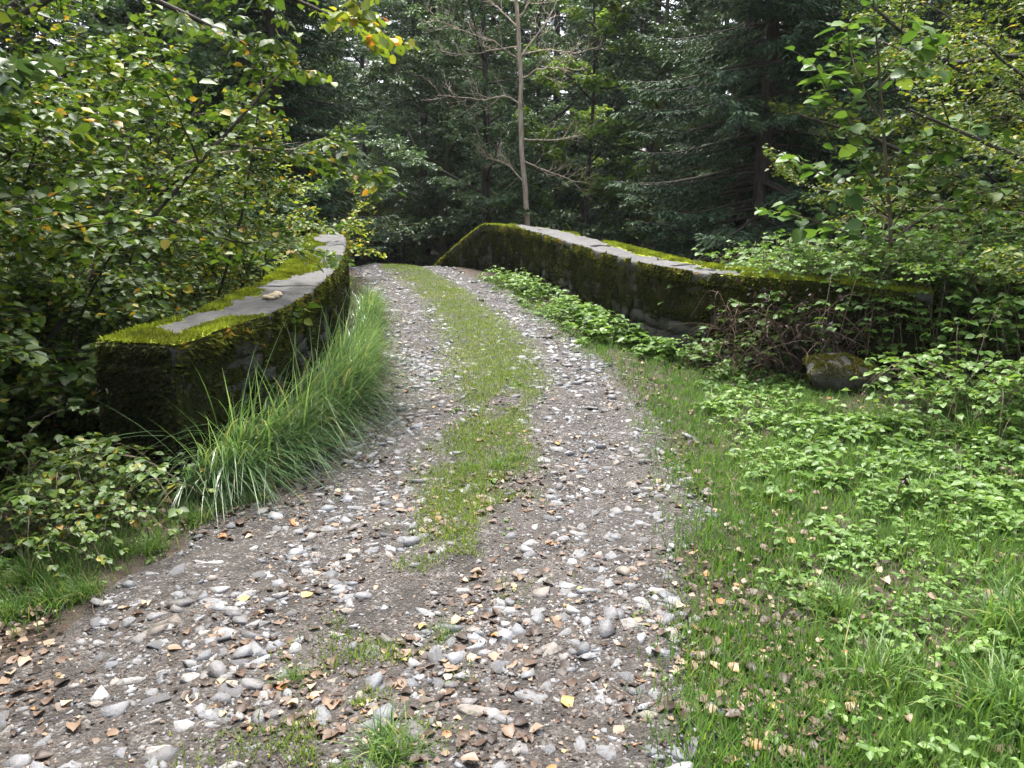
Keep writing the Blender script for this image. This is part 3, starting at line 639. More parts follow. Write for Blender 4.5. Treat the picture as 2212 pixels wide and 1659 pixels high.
# ---- left hedge of hazel shrubs
lr = np.random.default_rng(11)
hz = []
for k in range(2):
    wood, (P, R, S) = shrub_proto(lr, 11, 4.0, .45, .050, 56, LEAFM, M_hazel, twig_n=9); print('hazel leaves', len(P)); hz.append((wood, leaf_mesh('crown', LEAFM, P, R, S, M_hazel, lr)))
hzb = []
for k in range(2):
    wood, (P, R, S) = shrub_proto(lr, 7, 3.0, .5, .06, 34, LEAFM, M_lime); hzb.append((wood, leaf_mesh('crown', LEAFM, P, R, S, M_lime, lr)))
for x, y, sc in ((-2.2, 30, 1.0), (-4.5, 33, 1.1), (-7.2, 34, 1.2), (-9.8, 33.5, 1.2), (.4, 31, 1.0), (-6.0, 37, 1.3), (2.8, 28, .9), (4.8, 26, .9)): put_plant('undergrowth_shrub', 'shaded leafy shrub under the trees beyond the bridge', 'shrub', *hz[int(sc*10) % 2], (x, y, gz(x, y)-.1), lr.random()*6.28, sc, 'shaded shrubs beyond the bridge')
GH = 'hazel shrubs behind the left parapet'
for i, (x, y, k, sc) in enumerate([(-4.5, 4.9, 0, .85), (-4.7, 3.5, 1, 1.0), (-4.9, 6.8, 2, 1.05), (-5.2, 5.2, 0, 1.35), (-5.6, 7.6, 1, 1.45), (-4.9, 9.2, 2, 1.2), (-6.8, 9.6, 0, 1.5), (-3.6, 2.5, 2, .7), (-7.0, 6.0, 1, 1.7), (-5.0, 2.2, 0, 1.2)]):
    put_plant('hazel_shrub', 'dense green hazel shrub with broad leaves behind the curved parapet', 'shrub', *hz[k % 2], (x, y, gz(x, y)-.1), lr.random()*6.28, sc, GH)
for i, (x, y, k, sc, lab) in enumerate([(-3.5, 10.5, 0, .95, 'bright yellow-green hazel bush growing past the far end of the curved parapet'), (-3.85, 8.8, 1, .9, 'yellow-green leafy bush hugging the outer side of the curved parapet'), (-4.6, 12.2, 0, 1.15, 'tall pale green bush beyond the end of the curved parapet')]):
    put_plant('hazel_bush', lab, 'shrub', *hzb[k], (x, y, gz(x, y)-.1), lr.random()*6.28, sc)
print('t hedge', time.time()-T0)

# ---- broadleaf trees
def tree_proto(rng, H, r, first, nl, limb, leafsize, per_m, mat, tpl=LEAF1, up=.02, ang=1.25, bark_m=M_bark, drop=0.0, twn=9, sub=2.6):
    trunk = polyline(rng, [0, 0, -.4], [0, 0, 1], H, 14, .03, .05)
    spec = [dict(n=nl, start=first, len=lambda t, L: limb*(1.05-.7*max(0, (t-first)/(1-first))), ang=ang, wob=.09, up=up, r=lambda L: .010+.012*L, seg=7),
            dict(n=sub, per_m=True, start=.15, len=lambda t, L: (L*.40+.2)*(1.1-.7*t), ang=.9, wob=.12, up=-drop, r=lambda L: .004+.006*L, seg=4, flat=True),
            dict(n=twn, start=.1, len=lambda t, L: (L*.40+.08)*(1.1-.6*t), ang=.85, wob=.14, up=-drop, r=lambda L: .003, seg=2, flat=True)]
    lv = grow(rng, [(trunk, r, .015)], spec); v, f = tubes(lv[0]+lv[1]+lv[2]); tm = mk_mesh('trunk', v, f, bark_m, smooth=True)
    P, R, S = leaves_on(rng, lv[2]+lv[3], per_m, leafsize, jit=.03); print('tree leaves', len(P), 'branches', [len(q) for q in lv])
    return tm, leaf_mesh('crown', tpl, P, R, S, mat, rng)
def put_tree(proto, label, x, y, rotz, sc=1, group=None, name='broadleaf_tree', z=None):
    t = thing(name, label, 'tree', (x, y, gz(x, y) if z is None else z), group, rotz, sc); link('trunk', proto[0], t); link('crown', proto[1], t); return t
tr = np.random.default_rng(31)
T_dark = tree_proto(tr, 13, .16, .08, 26, 4.6, .115, 34, M_dark, up=.012, drop=.03, bark_m=M_bark_moss)
T_alder = tree_proto(tr, 14, .15, .06, 30, 3.6, .10, 42, M_alder, up=.03)
T_lime = tree_proto(tr, 9, .09, .10, 20, 3.0, .12, 34, M_fresh, up=.03)
T_yell = tree_proto(tr, 8, .09, .08, 22, 3.2, .048, 52, M_yell, up=.03)
put_tree(T_dark, 'dark spreading tree with long mossy limbs arching over the end of the track', -7.0, 20.2, .6)
put_tree(T_alder, 'grey-green small-leaved tree behind the thin bare tree', -.7, 21.8, 1.9, .9)
put_tree(T_lime, 'fresh lime-green tree just behind the thin bare tree', 2.0, 21.5, 2.5, .95)
put_tree(T_yell, 'small-leaved yellowing tree above the brambles at the bend of the parapet', 5.8, 8.4, .4, .95)
put_tree(T_yell, 'tall yellow-tinged tree behind the broad-leaved sapling', 7.6, 11.5, 2.2, 1.2)
put_tree(T_yell, 'yellowing tree with a bare slanting bough over the bramble bushes', 5.4, 6.3, 4.0, .8)
put_tree(T_alder, 'leafy grey-green tree over the dark end of the track', -6.5, 14.4, .3, .9)
GB = 'broadleaf trees of the wood behind the bridge'
for i, (x, y, k, sc) in enumerate([(-10.5, 11, 0, 1.1), (-5.9, 1.2, 0, .8), (3.6, 20.5, 0, .8), (.9, 27.5, 1, 1.1), (-9.5, 21, 1, 1.1), (-3.4, 31, 1, 1.2), (3.2, 33, 1, 1.2), (8.5, 27, 0, 1.1), (11, 20, 1, 1.1), (-13, 28, 0, 1.2), (13, 34, 0, 1.3), (-7, 38, 1, 1.3), (10.5, 13, 1, 1.0), (-12, 4, 0, 1.1), (11.5, 5, 0, 1.1), (-9, -5, 1, 1.1), (9.5, -4, 0, 1.0), (0.5, -12, 1, 1.1), (-9, 0.5, 0, .9), (-8.6, 7.4, 0, .95), (-6.2, 24.5, 0, .9), (-2.4, 27, 0, .95), (-9.5, 30, 0, 1.0)]):  # unseen trees behind and beside the camera are added to shade the clearing
    put_tree((T_dark, T_alder)[k], ['dark-leaved forest tree in the wood around the bridge', 'grey-green forest tree in the wood around the bridge'][k], x, y, tr.random()*6.28, sc, GB+(', dark' if k == 0 else ', grey-green'))
print('t trees', time.time()-T0)

# ---- spruces
def spruce_proto(rng, H, r, Lmax, z0, spacing=.34, per=6, step=.075, droop=.35, dens=9, kite=.085):
    trunk = np.stack([rng.normal(0, .02, 13).cumsum()*.6, rng.normal(0, .02, 13).cumsum()*.6, np.linspace(-.5, H, 13)], 1); lines = [(trunk, np.linspace(r, .02, 13), 9)]
    dead = []; bl = []
    z = z0
    while z < H-.3:
        f = z/H; nb = per if f < .8 else 4
        for b in range(nb):
            a = rng.random()*6.28; L = Lmax*(1-f)**.75*rng.uniform(.6, 1.15)+.15; zz = z+rng.uniform(-.15, .15); n = 8; t = np.linspace(0, 1, n+1)
            x0 = np.interp(zz, trunk[:, 2], trunk[:, 0]); y0 = np.interp(zz, trunk[:, 2], trunk[:, 1]); hor = t*L*.95; ver = L*(.12*t-droop*1.3*t**1.5+droop*.75*t**3)
            bend = rng.normal(0, .18)*t**2*L
            pts = np.stack([x0+math.cos(a)*hor-math.sin(a)*bend, y0+math.sin(a)*hor+math.cos(a)*bend, zz+ver], 1); lines.append((pts, np.linspace(.012+.008*L, .004, n+1), 4))
            if z < 1.2 and rng.random() < .35: continue
            m = int(L*.85/step); tt = np.linspace(.18 if f > .2 else .35, 1, max(m, 3)); ff = np.clip(tt, 0, .999)*n; i = ff.astype(int); p = pts[i]+(pts[i+1]-pts[i])*(ff-i)[:, None]; d = nrm(pts[i+1]-pts[i])
            for sgn in (-1, 1):
                sd = nrm(np.cross(d, [0, 0, 1.]))*sgn; l = (.10+.36*np.minimum(1, L/2.5)*np.sin(np.clip(1.08-tt, 0, 1)*2.6)**1.0)*rng.uniform(.6, 1.2, len(tt)); dd = nrm(d*.65+sd*.8+np.array([0, 0, -.28])+rng.normal(0, .15, d.shape)); bl.append(np.c_[p, dd, l])
        z += spacing*(1-.3*f)
    B = np.concatenate(bl); p = B[:, :3]; d = B[:, 3:6]; l = B[:, 6]
    P = []; A = []
    for q in range(dens):
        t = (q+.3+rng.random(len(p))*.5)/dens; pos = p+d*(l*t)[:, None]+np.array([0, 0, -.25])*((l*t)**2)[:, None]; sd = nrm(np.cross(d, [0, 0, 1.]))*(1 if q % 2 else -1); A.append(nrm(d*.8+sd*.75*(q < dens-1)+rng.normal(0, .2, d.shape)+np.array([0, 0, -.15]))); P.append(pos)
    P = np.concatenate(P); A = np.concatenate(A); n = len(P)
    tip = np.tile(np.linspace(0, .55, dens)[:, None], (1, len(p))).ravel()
    R = frames(A, np.tile([0, 0, 1.], (n, 1)), rng, .5); S = kite*rng.uniform(.6, 1.25, n)
    print('spruce kites', n)
    v, f = tubes(lines)
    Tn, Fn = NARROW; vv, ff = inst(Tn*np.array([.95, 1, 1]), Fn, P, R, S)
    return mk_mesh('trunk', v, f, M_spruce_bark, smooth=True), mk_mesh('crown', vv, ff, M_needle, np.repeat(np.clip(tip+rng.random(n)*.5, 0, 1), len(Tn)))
sr = np.random.default_rng(77)
S_near = spruce_proto(sr, 17, .19, 3.2, .5, spacing=.33, per=7, step=.085, droop=.36, dens=10, kite=.13)
S_far = spruce_proto(sr, 20, .22, 3.0, .6, spacing=.48, per=6, step=.11, droop=.42, dens=9, kite=.14)
put_tree(S_near, 'broad dark spruce with a thick trunk rising behind the long mossy parapet', 4.75, 15.2, .5, 1.0, name='spruce_tree')
put_tree(S_near, 'drooping spruce half hidden behind the yellow-green bushes', -5.0, 17.2, 3.1, .8, name='spruce_tree')
GS = 'spruces standing back in the wood'
for i, (x, y, sc) in enumerate([(-3.0, 37, 1.1), (-1.0, 44, 1.2), (2.4, 43, 1.2), (6.4, 22, 1.0), (5.2, 30, 1.1), (9.2, 17, .95), (-9, 27, 1.1), (-12, 18, 1.1), (-5.8, 45, 1.3), (5.5, 46, 1.3), (12, 28, 1.2), (15, 22, 1.2), (-15, 36, 1.3), (-17, 22, 1.2), (10, 42, 1.3), (-11, 48, 1.3), (17, 44, 1.4), (-20, 45, 1.4), (0, 55, 1.3), (-7, 58, 1.3), (8, 58, 1.3), (15, 10, 1.1), (-15, 9, 1.2), (-12.8, 20, 1.1), (-9.9, 15.6, .9), (10.9, 18.2, 1.0), (14.6, 24.8, 1.1), (9.2, 14.6, .8), (-11.4, 17.4, 1.0)]+[(float(q*5.2-34+sr.normal(0, 1.2)), float(w_+sr.normal(0, 2)), 1.25) for w_ in (52, 64, 78) for q in range(14)]):
    put_tree(S_far, 'tall dark spruce standing back in the wood', x, y, sr.random()*6.28, sc, GS, name='spruce_tree')
print('t spruce', time.time()-T0)

# ---- thin bare tree
btr = np.random.default_rng(4); BY = 19.0
bt = thing('bare_tree', 'thin leafless tree with a pale trunk standing beyond the crest of the long parapet', 'tree', (0, 0, 0))
tp = [at_depth(a, b, BY) for a, b in [(1141, 560), (1139, 480), (1134, 400), (1127, 330), (1124, 225), (1126, 180), (1122, 120), (1120, 60), (1115, 0)]]; tp[0][2] = gz(tp[0][0], BY)-.3
for k in range(5): tp.append(tp[-1]+np.array([btr.normal(0, .08), btr.normal(0, .08), .9]))
tp = np.array(tp); bt.location = (tp[0][0], BY, gz(tp[0][0], BY)); B0 = np.array(bt.location[:])
tp = np.vstack([np.c_[np.interp(np.linspace(0, 1, 40), np.linspace(0, 1, len(tp)), tp[:, i])] .ravel() for i in range(3)]).T
v, f = tubes([(tp-B0, np.interp(np.linspace(0, 1, 40), [0, .3, .6, 1], [.068, .054, .044, .012]), 8)]); link('trunk', mk_mesh('trunk', v, f, M_bark_pale, smooth=True), bt)
LIMBS = [([(1122, 135), (1100, 112), (1060, 85), (1000, 68), (960, 48), (925, 40)], -.8), ([(1122, 128), (1145, 95), (1165, 70), (1190, 30), (1212, -30), (1225, -80)], .5), ([(1123, 118), (1180, 106), (1240, 116), (1292, 100)], .9),
         ([(1124, 228), (1092, 206), (1040, 216), (990, 210), (945, 205)], -.4), ([(1128, 345), (1160, 362), (1200, 376), (1240, 392), (1272, 396)], .3), ([(1127, 300), (1190, 305), (1250, 295), (1320, 272)], .9),
         ([(1121, 60), (1080, 20), (1040, -10), (1000, -20)], .6), ([(1120, 40), (1150, 0), (1180, -60)], -.6), ([(1122, 100), (1060, 110), (1000, 120), (950, 108)], 1.2), ([(1130, 390), (1105, 365), (1080, 345), (1050, 345)], .5), ([(1126, 170), (1160, 150), (1200, 145), (1240, 150)], -1.0)]
lim = []
for pl, yo in LIMBS:
    n = len(pl); P = np.array([at_depth(a, b, BY+yo*i/(n-1)) for i, (a, b) in enumerate(pl)]); P = np.array([np.interp(np.linspace(0, 1, 12), np.linspace(0, 1, n), P[:, i]) for i in range(3)]).T+btr.normal(0, .012, (12, 3)); lim.append((P-B0, .020, .007))
lv = grow(btr, lim, [dict(n=11, start=.2, len=lambda t, L: .62*(1.1-.5*t), ang=.8, wob=.13, up=.10, r=lambda L: .007, seg=6), dict(n=5, start=.2, len=lambda t, L: .26, ang=.7, wob=.12, up=.14, r=lambda L: .006, seg=4)], sides=(5, 4, 3, 3))
for q in lv[0]: v, f = tubes([q]); link('limb', mk_mesh('limb', v, f, M_bark_pale, smooth=True), bt)
v, f = tubes([(p, np.maximum(r, .0034), s) for p, r, s in lv[1]+lv[2]]); link('twigs', mk_mesh('twigs', v, f, M_bark_pale), bt, kind='stuff')

# ---- broad-leaved sapling on the right, each leaf a piece
hr = np.random.default_rng(19); SY = 7.1
sb = at_depth(1925, 700, SY); sap = thing('hazel_sapling', 'upright hazel sapling with large bright green leaves behind the bramble-covered wall end', 'sapling', (sb[0], SY, gz(sb[0], SY))); B0 = np.array(sap.location[:])
st = np.array([[0, 0, -.2]]+[list(at_depth(a, b, SY)-B0) for a, b in [(1925, 560), (1922, 450), (1912, 330), (1902, 200), (1895, 100), (1888, 20), (1885, -40)]])
SB = []
for pts in ([(1922, 470), (1850, 420), (1770, 375), (1690, 330)], [(1915, 380), (1840, 270), (1790, 200), (1760, 140)], [(1920, 440), (2000, 370), (2070, 300), (2130, 265)], [(1908, 270), (1850, 160), (1835, 100), (1830, 50)], [(1924, 520), (1820, 500), (1740, 470), (1660, 455)], [(1924, 520), (2020, 450), (2100, 420), (2180, 400)], [(1900, 190), (1960, 130), (2000, 90)], [(1915, 350), (1980, 300), (2040, 290)], [(1922, 460), (1880, 380), (1840, 330)], [(1924, 500), (1960, 430), (2010, 400)]):
    P = np.array([at_depth(a, b, SY+hr.normal(0, .25)*i/3) for i, (a, b) in enumerate(pts)])-B0; SB.append((P, .010, .004))
def spl(P, n=9): t = np.linspace(0, 1, len(P)); return np.array([np.interp(np.linspace(0, 1, n), t, P[:, i]) for i in range(3)]).T
SB = [(spl(P), a, b) for P, a, b in SB]
lv = grow(hr, SB, [dict(n=5, start=.15, len=lambda t, L: .38*(1.1-.5*t), ang=.8, wob=.1, up=.03, r=lambda L: .004, seg=4)])
v, f = tubes([(spl(st, 16), np.linspace(.022, .005, 16), 7)]); link('stem', mk_mesh('stem', v, f, M_twig, smooth=True), sap)
v, f = tubes(lv[0]+lv[1]); link('branches', mk_mesh('branches', v, f, M_twig, smooth=True), sap)
P, R, S = leaves_on(hr, lv[0]+lv[1]+[(spl(st, 16)[6:], None, 3)], 19, .118, droop=.35, tilt=.28); k = hr.permutation(len(P)); print('sapling leaves', len(P))
LM = mk_mesh('leaf', LEAF3[0], LEAF3[1], M_sap_o); k1, k2 = k[:300], k[300:]
leaf_objects(sap, LM, P[k1], R[k1], S[k1])
if len(k2): link('leaves', leaf_mesh('leaves', LEAF2, P[k2], R[k2], S[k2], M_sap, hr), sap, kind='stuff')

# ---- overhanging branch with turning leaves, top left
orr = np.random.default_rng(23); OY = 6.2
ob = thing('field_maple', 'maple with a low bough of yellow and orange turning leaves reaching over the parapet', 'tree', (-5.6, 5.6, gz(-5.6, 5.6))); B0 = np.array(ob.location[:])
v, f = tubes([(polyline(orr, [0, 0, -.3], [.05, .02, 1], 8.5, 12, .03, .03), np.linspace(.11, .03, 13), 8)]); link('trunk', mk_mesh('trunk', v, f, M_bark, smooth=True), ob)
bo = [(spl(np.array([[0, 0, 3.6]]+[list(at_depth(a, b, OY+dy)-B0) for a, b, dy in q]), 14), .035, .006) for q in ([(300, -160, 0), (520, -60, .1), (680, 20, .1), (815, 60, .1)], [(280, -200, -.3), (500, -130, -.3), (650, -60, -.4), (760, -10, -.5)], [(200, -60, .3), (380, 20, .3), (520, 90, .3), (640, 140, .3)])]
lv = grow(orr, bo, [dict(n=9, start=.4, len=lambda t, L: .55*(1.1-.5*t), ang=.8, wob=.12, up=-.02, r=lambda L: .005, seg=4, flat=True), dict(n=4, start=.2, len=lambda t, L: .2, ang=.8, wob=.1, up=-.02, r=lambda L: .003, seg=2, flat=True)])
v, f = tubes(lv[0]+lv[1]+lv[2]); link('boughs', mk_mesh('boughs', v, f, M_bark, smooth=True), ob)
P, R, S = leaves_on(orr, lv[1]+lv[2], 24, .075, droop=.4, tilt=.4); pxs = P[:, 0]+B0[0]; k = np.argsort(-pxs)
LA = mk_mesh('leaf', LEAF3[0], LEAF3[1], M_aut_o); LH = mk_mesh('leaf', LEAF3[0], LEAF3[1], M_lime_o)
leaf_objects(ob, LA, P[k[:130]], R[k[:130]], S[k[:130]]); leaf_objects(ob, LH, P[k[130:290]], R[k[130:290]], S[k[130:290]])
if len(k) > 290: kk = k[290:]; link('leaves', leaf_mesh('leaves', LEAF2, P[kk], R[kk], S[kk], M_hazel, orr), ob, kind='stuff')
# leafless pale branch reaching out of the hedge
pb = np.array([at_depth(a, b, 7.4) for a, b in [(250, 395), (330, 375), (420, 345), (480, 328), (560, 325), (640, 322)]]); tb = thing('dead_sapling', 'leafless pale branch slanting out of the hazel leaves above the parapet', 'tree', tuple(pb[0])); lv = grow(orr, [(spl(pb-pb[0], 12), .016, .004)], [dict(n=9, start=.45, len=lambda t, L: .45, ang=.6, wob=.12, up=-.05, r=lambda L: .004, seg=5)])
v, f = tubes([(np.array([[-1.3, .1, -3.6], [-.9, .1, -2], [-.5, 0, -.8], [0, 0, 0]]), np.array([.03, .026, .02, .016]), 6)]+lv[0]); link('stem', mk_mesh('stem', v, f, M_bark_pale, smooth=True), tb); v, f = tubes(lv[1]); link('twigs', mk_mesh('twigs', v, f, M_bark_pale), tb)

# ---- brambles and dry canes on the right
def bramble(rng, n, L, lift, leaf, mat, tri=True, per=12, spread=1.0, stem=M_twig):
    lines = []; P = []; A = []
    for i in range(n):
        a = rng.random()*6.28; rad = rng.random()**.5*spread; b = np.array([math.cos(a)*rad*.5, math.sin(a)*rad*.5, -.05]); h = rng.random()*6.28; l = L*rng.uniform(.6, 1.3); t = np.linspace(0, 1, 10)
        pts = b+np.stack([math.cos(h)*l*t*.8, math.sin(h)*l*t*.8, lift*rng.uniform(.6, 1.4)*(2.2*t-1.9*t**2)], 1)+rng.normal(0, .012, (10, 3)).cumsum(0)*.6; lines.append((pts, np.linspace(.005, .002, 10), 3))
        m = int(per*l); tt = (np.arange(m)+rng.random(m))/m*.9+.1; ff = np.clip(tt, 0, .999)*9; j = ff.astype(int); p = pts[j]+(pts[j+1]-pts[j])*(ff-j)[:, None]; aa = rng.random(m)*6.28; off = np.stack([np.cos(aa), np.sin(aa), rng.uniform(.2, .9, m)], 1)*rng.uniform(.03, .09, m)[:, None]
        for q in ((-.9, 0, .9) if tri else (0,)):
            P.append(p+off); A.append(np.stack([np.cos(aa+q), np.sin(aa+q), np.full(m, -.15)], 1))
    v, f = tubes(lines); P = np.concatenate(P); A = np.concatenate(A); U = np.tile([0, 0, 1.], (len(P), 1))+rng.normal(0, .28, (len(P), 3))
    return mk_mesh('stems', v, f, stem), leaf_mesh('leaves', LEAF2, P, frames(A, U, rng), leaf*rng.uniform(.6, 1.25, len(P)), mat, rng)
brr = np.random.default_rng(8)
BR = [bramble(brr, 26, 1.1, .75, .075, M_herb) for _ in range(2)]; BRs = [bramble(brr, 80, .9, 1.5, .075, M_sap, per=16, spread=1.5) for _ in range(2)]
for i, (x, y, sc, k) in enumerate([(3.9, 6.9, 1.0, 0), (4.6, 6.5, 1.1, 1), (3.0, 7.3, .95, 1), (5.2, 7.3, 1.3, 0), (4.3, 7.9, 1.25, 1), (2.7, 8.2, .55, 0), (5.4, 6.0, 1.0, 1), (3.4, 8.9, 1.0, 0), (6.4, 7.0, 1.3, 1), (2.5, 9.5, .5, 1), (3.1, 6.95, .8, 0), (3.7, 6.8, .9, 1), (2.75, 7.2, .55, 1)]):
    put_plant('bramble_bush', 'tangled green bramble bush behind the end of the long parapet', 'shrub', *BRs[k], (x, y, gz(x, y)), brr.random()*6.28, sc, 'bramble bushes behind the long parapet', cn='leaves')
BR_shaded = [bramble(brr, 26, 1.1, .75, .065, M_hazel)]  # brambles by the hedge: darker leaf colour stands in for the hedge's shade
GBR = 'low brambles beside the track'
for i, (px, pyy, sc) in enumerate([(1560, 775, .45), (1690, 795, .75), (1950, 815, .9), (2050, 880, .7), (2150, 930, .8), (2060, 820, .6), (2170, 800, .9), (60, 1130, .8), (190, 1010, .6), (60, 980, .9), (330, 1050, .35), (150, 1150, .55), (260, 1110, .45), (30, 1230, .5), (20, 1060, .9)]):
    p = ground_at(px, pyy); put_plant('bramble_plant', 'low leafy bramble on the wall-side verge' if i < 7 else 'low leafy bramble in front of the dark hedge', 'plant', *(BR[i % 2] if i < 7 else BR_shaded[0]), (p[0], p[1], p[2]), brr.random()*6.28, sc, GBR+(' by the right wall' if i < 7 else ' by the hedge'), cn='leaves')
for x, y, sc in ((2.45, 6.78, .5), (3.0, 6.55, .6), (3.5, 6.42, .6)):
    put_plant('bramble_trailer', 'leafy bramble trailing across the mossy top of the wall end', 'plant', *BR[1], (x, y, float(zr(y))+.80), brr.random()*6.28, sc, 'brambles trailing over the wall end', cn='leaves')
# dry cane heap
dc = thing('dry_bramble_heap', 'heap of dead brown bramble canes and withered leaves over the wall end', 'plant', (2.35, 6.35, gz(2.35, 6.35))); lines = []; dr = np.random.default_rng(6)
for i in range(170):
    a = dr.random()*6.28; b = np.array([dr.uniform(-.6, .6), dr.uniform(-.2, .35), dr.uniform(-.05, .5)]); l = dr.uniform(.3, .9); t = np.linspace(0, 1, 7); z = dr.uniform(.15, .6)*(1.8*t-1.7*t**2)
    lines.append((b+np.stack([math.cos(a)*l*t*.8, math.sin(a)*l*t*.45, z], 1)+dr.normal(0, .02, (7, 3)).cumsum(0)*.5, np.linspace(.0045, .0018, 7), 3))
v, f = tubes(lines); link('canes', mk_mesh('canes', v, f, M_deadstem), dc, kind='stuff')
n = 420; P = np.stack([dr.normal(0, .38, n), dr.normal(0, .16, n), dr.uniform(.05, .8, n)], 1); A = dr.normal(0, 1, (n, 3)); A[:, 2] -= .8
def dead_leaf(rng, curl=.12):
    ys = [0, .3, .66, 1]; hw = [.10, .36, .30, .03]; V = []; bend = rng.normal(0, .15)
    for i, y_ in enumerate(ys):
        a, b = hw[i]*rng.uniform(.75, 1.25), hw[i]*rng.uniform(.75, 1.25); lift = rng.normal(curl, .07, 2)*hw[i]*3
        for x_, z_ in ((-a, lift[0]), (rng.normal(0, .02), 0), (b, lift[1])): V.append([x_+bend*y_*y_, y_-.5+rng.normal(0, .02), z_+rng.normal(0, .03)+.1*math.sin(y_*3)*curl*4])
    return np.array(V), np.array([[i*3+j, i*3+j+1, i*3+j+4, i*3+j+3] for i in range(3) for j in range(2)])
CURL = (lambda: (lambda xs, ys: (np.array([[x*(1-abs(y-.5)*1.1), y, .9*x*x+.35*math.sin(y*4)*.5] for y in ys for x in xs]), np.array([[i*3+j, i*3+j+1, i*3+j+4, i*3+j+3] for i in range(3) for j in range(2)])))((-.38, 0, .38), (0, .33, .67, 1)))()
v, f = inst(*CURL, P, frames(A, dr.normal(0, 1, (n, 3)), dr), dr.uniform(.025, .055, n)); link('withered_leaves', mk_mesh('withered_leaves', v, f, M_dead, np.repeat(dr.random(n)**2*.5, 12)), dc, kind='stuff')

# ------------------------------------------------------------------ grass, herbs, litter
gr = np.random.default_rng(41)
# long drooping tussocks along the left wall
TUS = []
for k in range(4):
    n = 380; b = np.c_[gr.normal(0, .09, n), gr.normal(0, .10, n), np.full(n, -.03)]; v, f, r = blades(b, np.where(gr.random(n) < .14, gr.random(n)*6.28, gr.normal(0, .8, n)), gr.uniform(.35, 1.0, n), gr.uniform(.25, .9, n), np.where(gr.random(n) < .15, gr.uniform(.0, .35, n), gr.uniform(.40, 1.0, n)), gr.uniform(.007, .014, n), 7, gr); TUS.append(mk_mesh('blades', v, f, M_sedge, r, smooth=True))
GT = 'long grass tussocks along the curved parapet'
for i, s0 in enumerate([.04, .15, .27, .45, .7, .95, 1.2, 1.5, 1.75, 2.05, 2.35, 2.7, 3.0, 3.4, 3.8, 4.3, 4.8, 5.4, 6.0]):
    p, N = wall_pt(wl_, max(s0, 0), -.16-.09*gr.random(), 0); p = p+np.array([0, min(s0, 0), 0]); h = math.atan2(N[1], N[0]); t = thing('grass_tussock', 'thick tussock of long drooping grass at the foot of the curved parapet', 'grass', (p[0], p[1], gz(p[0], p[1])), GT, h-.08+gr.normal(0, .18), gr.uniform(.9, 1.2)*(.7 if s0 < .2 else 1 if s0 < 1.8 else .8 if s0 < 3.2 else .62)); link('blades', TUS[i % 4], t)
# upright tussock by the left edge
TU2 = []
for k in range(3):
    n = 240; b = np.c_[gr.normal(0, .07, n), gr.normal(0, .07, n), np.full(n, -.02)]; v, f, r = blades(b, gr.random(n)*6.28, gr.uniform(.16, .38, n), gr.uniform(.2, .9, n), gr.uniform(.1, .6, n), gr.uniform(.005, .010, n), 5, gr); TU2.append(mk_mesh('blades', v, f, M_grass, r, smooth=True))
for i, (px, pyy, sc) in enumerate([(110, 1310, .55), (180, 1290, .45), (60, 1260, .6), (330, 1190, .45), (420, 1130, .5), (250, 1200, .45), (560, 1090, .4), (150, 1180, .55), (20, 1340, .5), (95, 1270, .6), (480, 1100, .4)]):
    p = ground_at(px, pyy); t = thing('grass_tuft', 'green grass tuft on the leaf-strewn bank below the hedge', 'grass', tuple(p), 'grass tufts below the hedge', gr.random()*6.28, sc); link('blades', TU2[i % 3], t)
for i, (px, pyy, sc) in enumerate([(1075, 1015, .38), (1020, 1020, .34), (1120, 1000, .36), (2180, 1560, 1.0), (1900, 1480, .7), (1580, 820, .8), (2100, 950, .9), (1640, 1090, .6), (2190, 1380, 1.0), (1800, 1330, .7), (1550, 880, .6), (1980, 1090, .8), (630, 1480, .3), (960, 1380, .3), (840, 1640, .6)]):
    p = ground_at(px, pyy); t = thing('grass_tuft', ('small grass tuft in the middle of the stony track' if px < 1200 else 'green grass tuft among the herbs of the verge'), 'grass', tuple(p), ('grass tufts on the track' if px < 1200 else 'grass tufts on the verge'), gr.random()*6.28, sc); link('blades', TU2[i % 3], t)
def lawn(n, dens, box, Lr, wr, name, lab, mat, yuni=None, k=3, lean=(.1, .7)):
    x, y = scatter(n, dens, gr, box, yuni); m = len(x); L = gr.uniform(*Lr, m); b = np.stack([x, y, terrain(x, y)+.004], 1)
    v, f, r = blades(b, gr.random(m)*6.28, L, gr.uniform(*lean, m), gr.uniform(.05, .4, m), gr.uniform(*wr, m), k, gr, np.clip(gr.random(m)*.8+.35*(fbm(x*1.5, y*1.5, 3)-.35), 0, 1)); print(name, m)
    return link(name, mk_mesh(name, v, f, mat, r), None, kind='stuff', label=lab, category='grass')
def d_mid(x, y):
    u_ = x-cen(y); w = np.interp(y, [3.2, 4.0, 4.5, 5.1, 5.5, 6.0, 6.6, 7.5, 9, 12, 16], [.10, .22, .33, .28, .20, .36, .42, .44, .42, .36, .40])*(.82+.36*fbm(x*3+3, y*3.5, 2)); base = np.exp(-((u_+.08*(y < 5.3))/w)**4)
    return base*sstep(.30, .48, fbm(x*2.2+11, y*2.2, 3)+.30*sstep(5.4, 6.4, y)+.14*np.exp(-((y-4.7)/.3)**2)-.14*np.exp(-((y-5.5)/.35)**2))*sstep(3.0, 4.0, y)+.5*np.exp(-((u_-.05)/.26)**2)*sstep(.58, .68, fbm(x*4.5+2, y*4.5+7, 3))*(y < 5.6)
lawn(460000, d_mid, (-2.6, .5, 1.4, 16), (.03, .07), (.006, .010), 'track_grass', 'short pale grass strip along the middle of the track', M_strip, k=1)
def d_rv(x, y):
    _, r_ = path_half(y); e = cen(y)+r_; xr = np.interp(y, WR[:, 1], WR[:, 0]); m = sstep(-.40, .0, x-e)*np.where(y > 6.2, x < xr, 1.0)*(.4+.6*sstep(.34, .52, fbm(x*1.8+3, y*1.8+30, 3))); return m
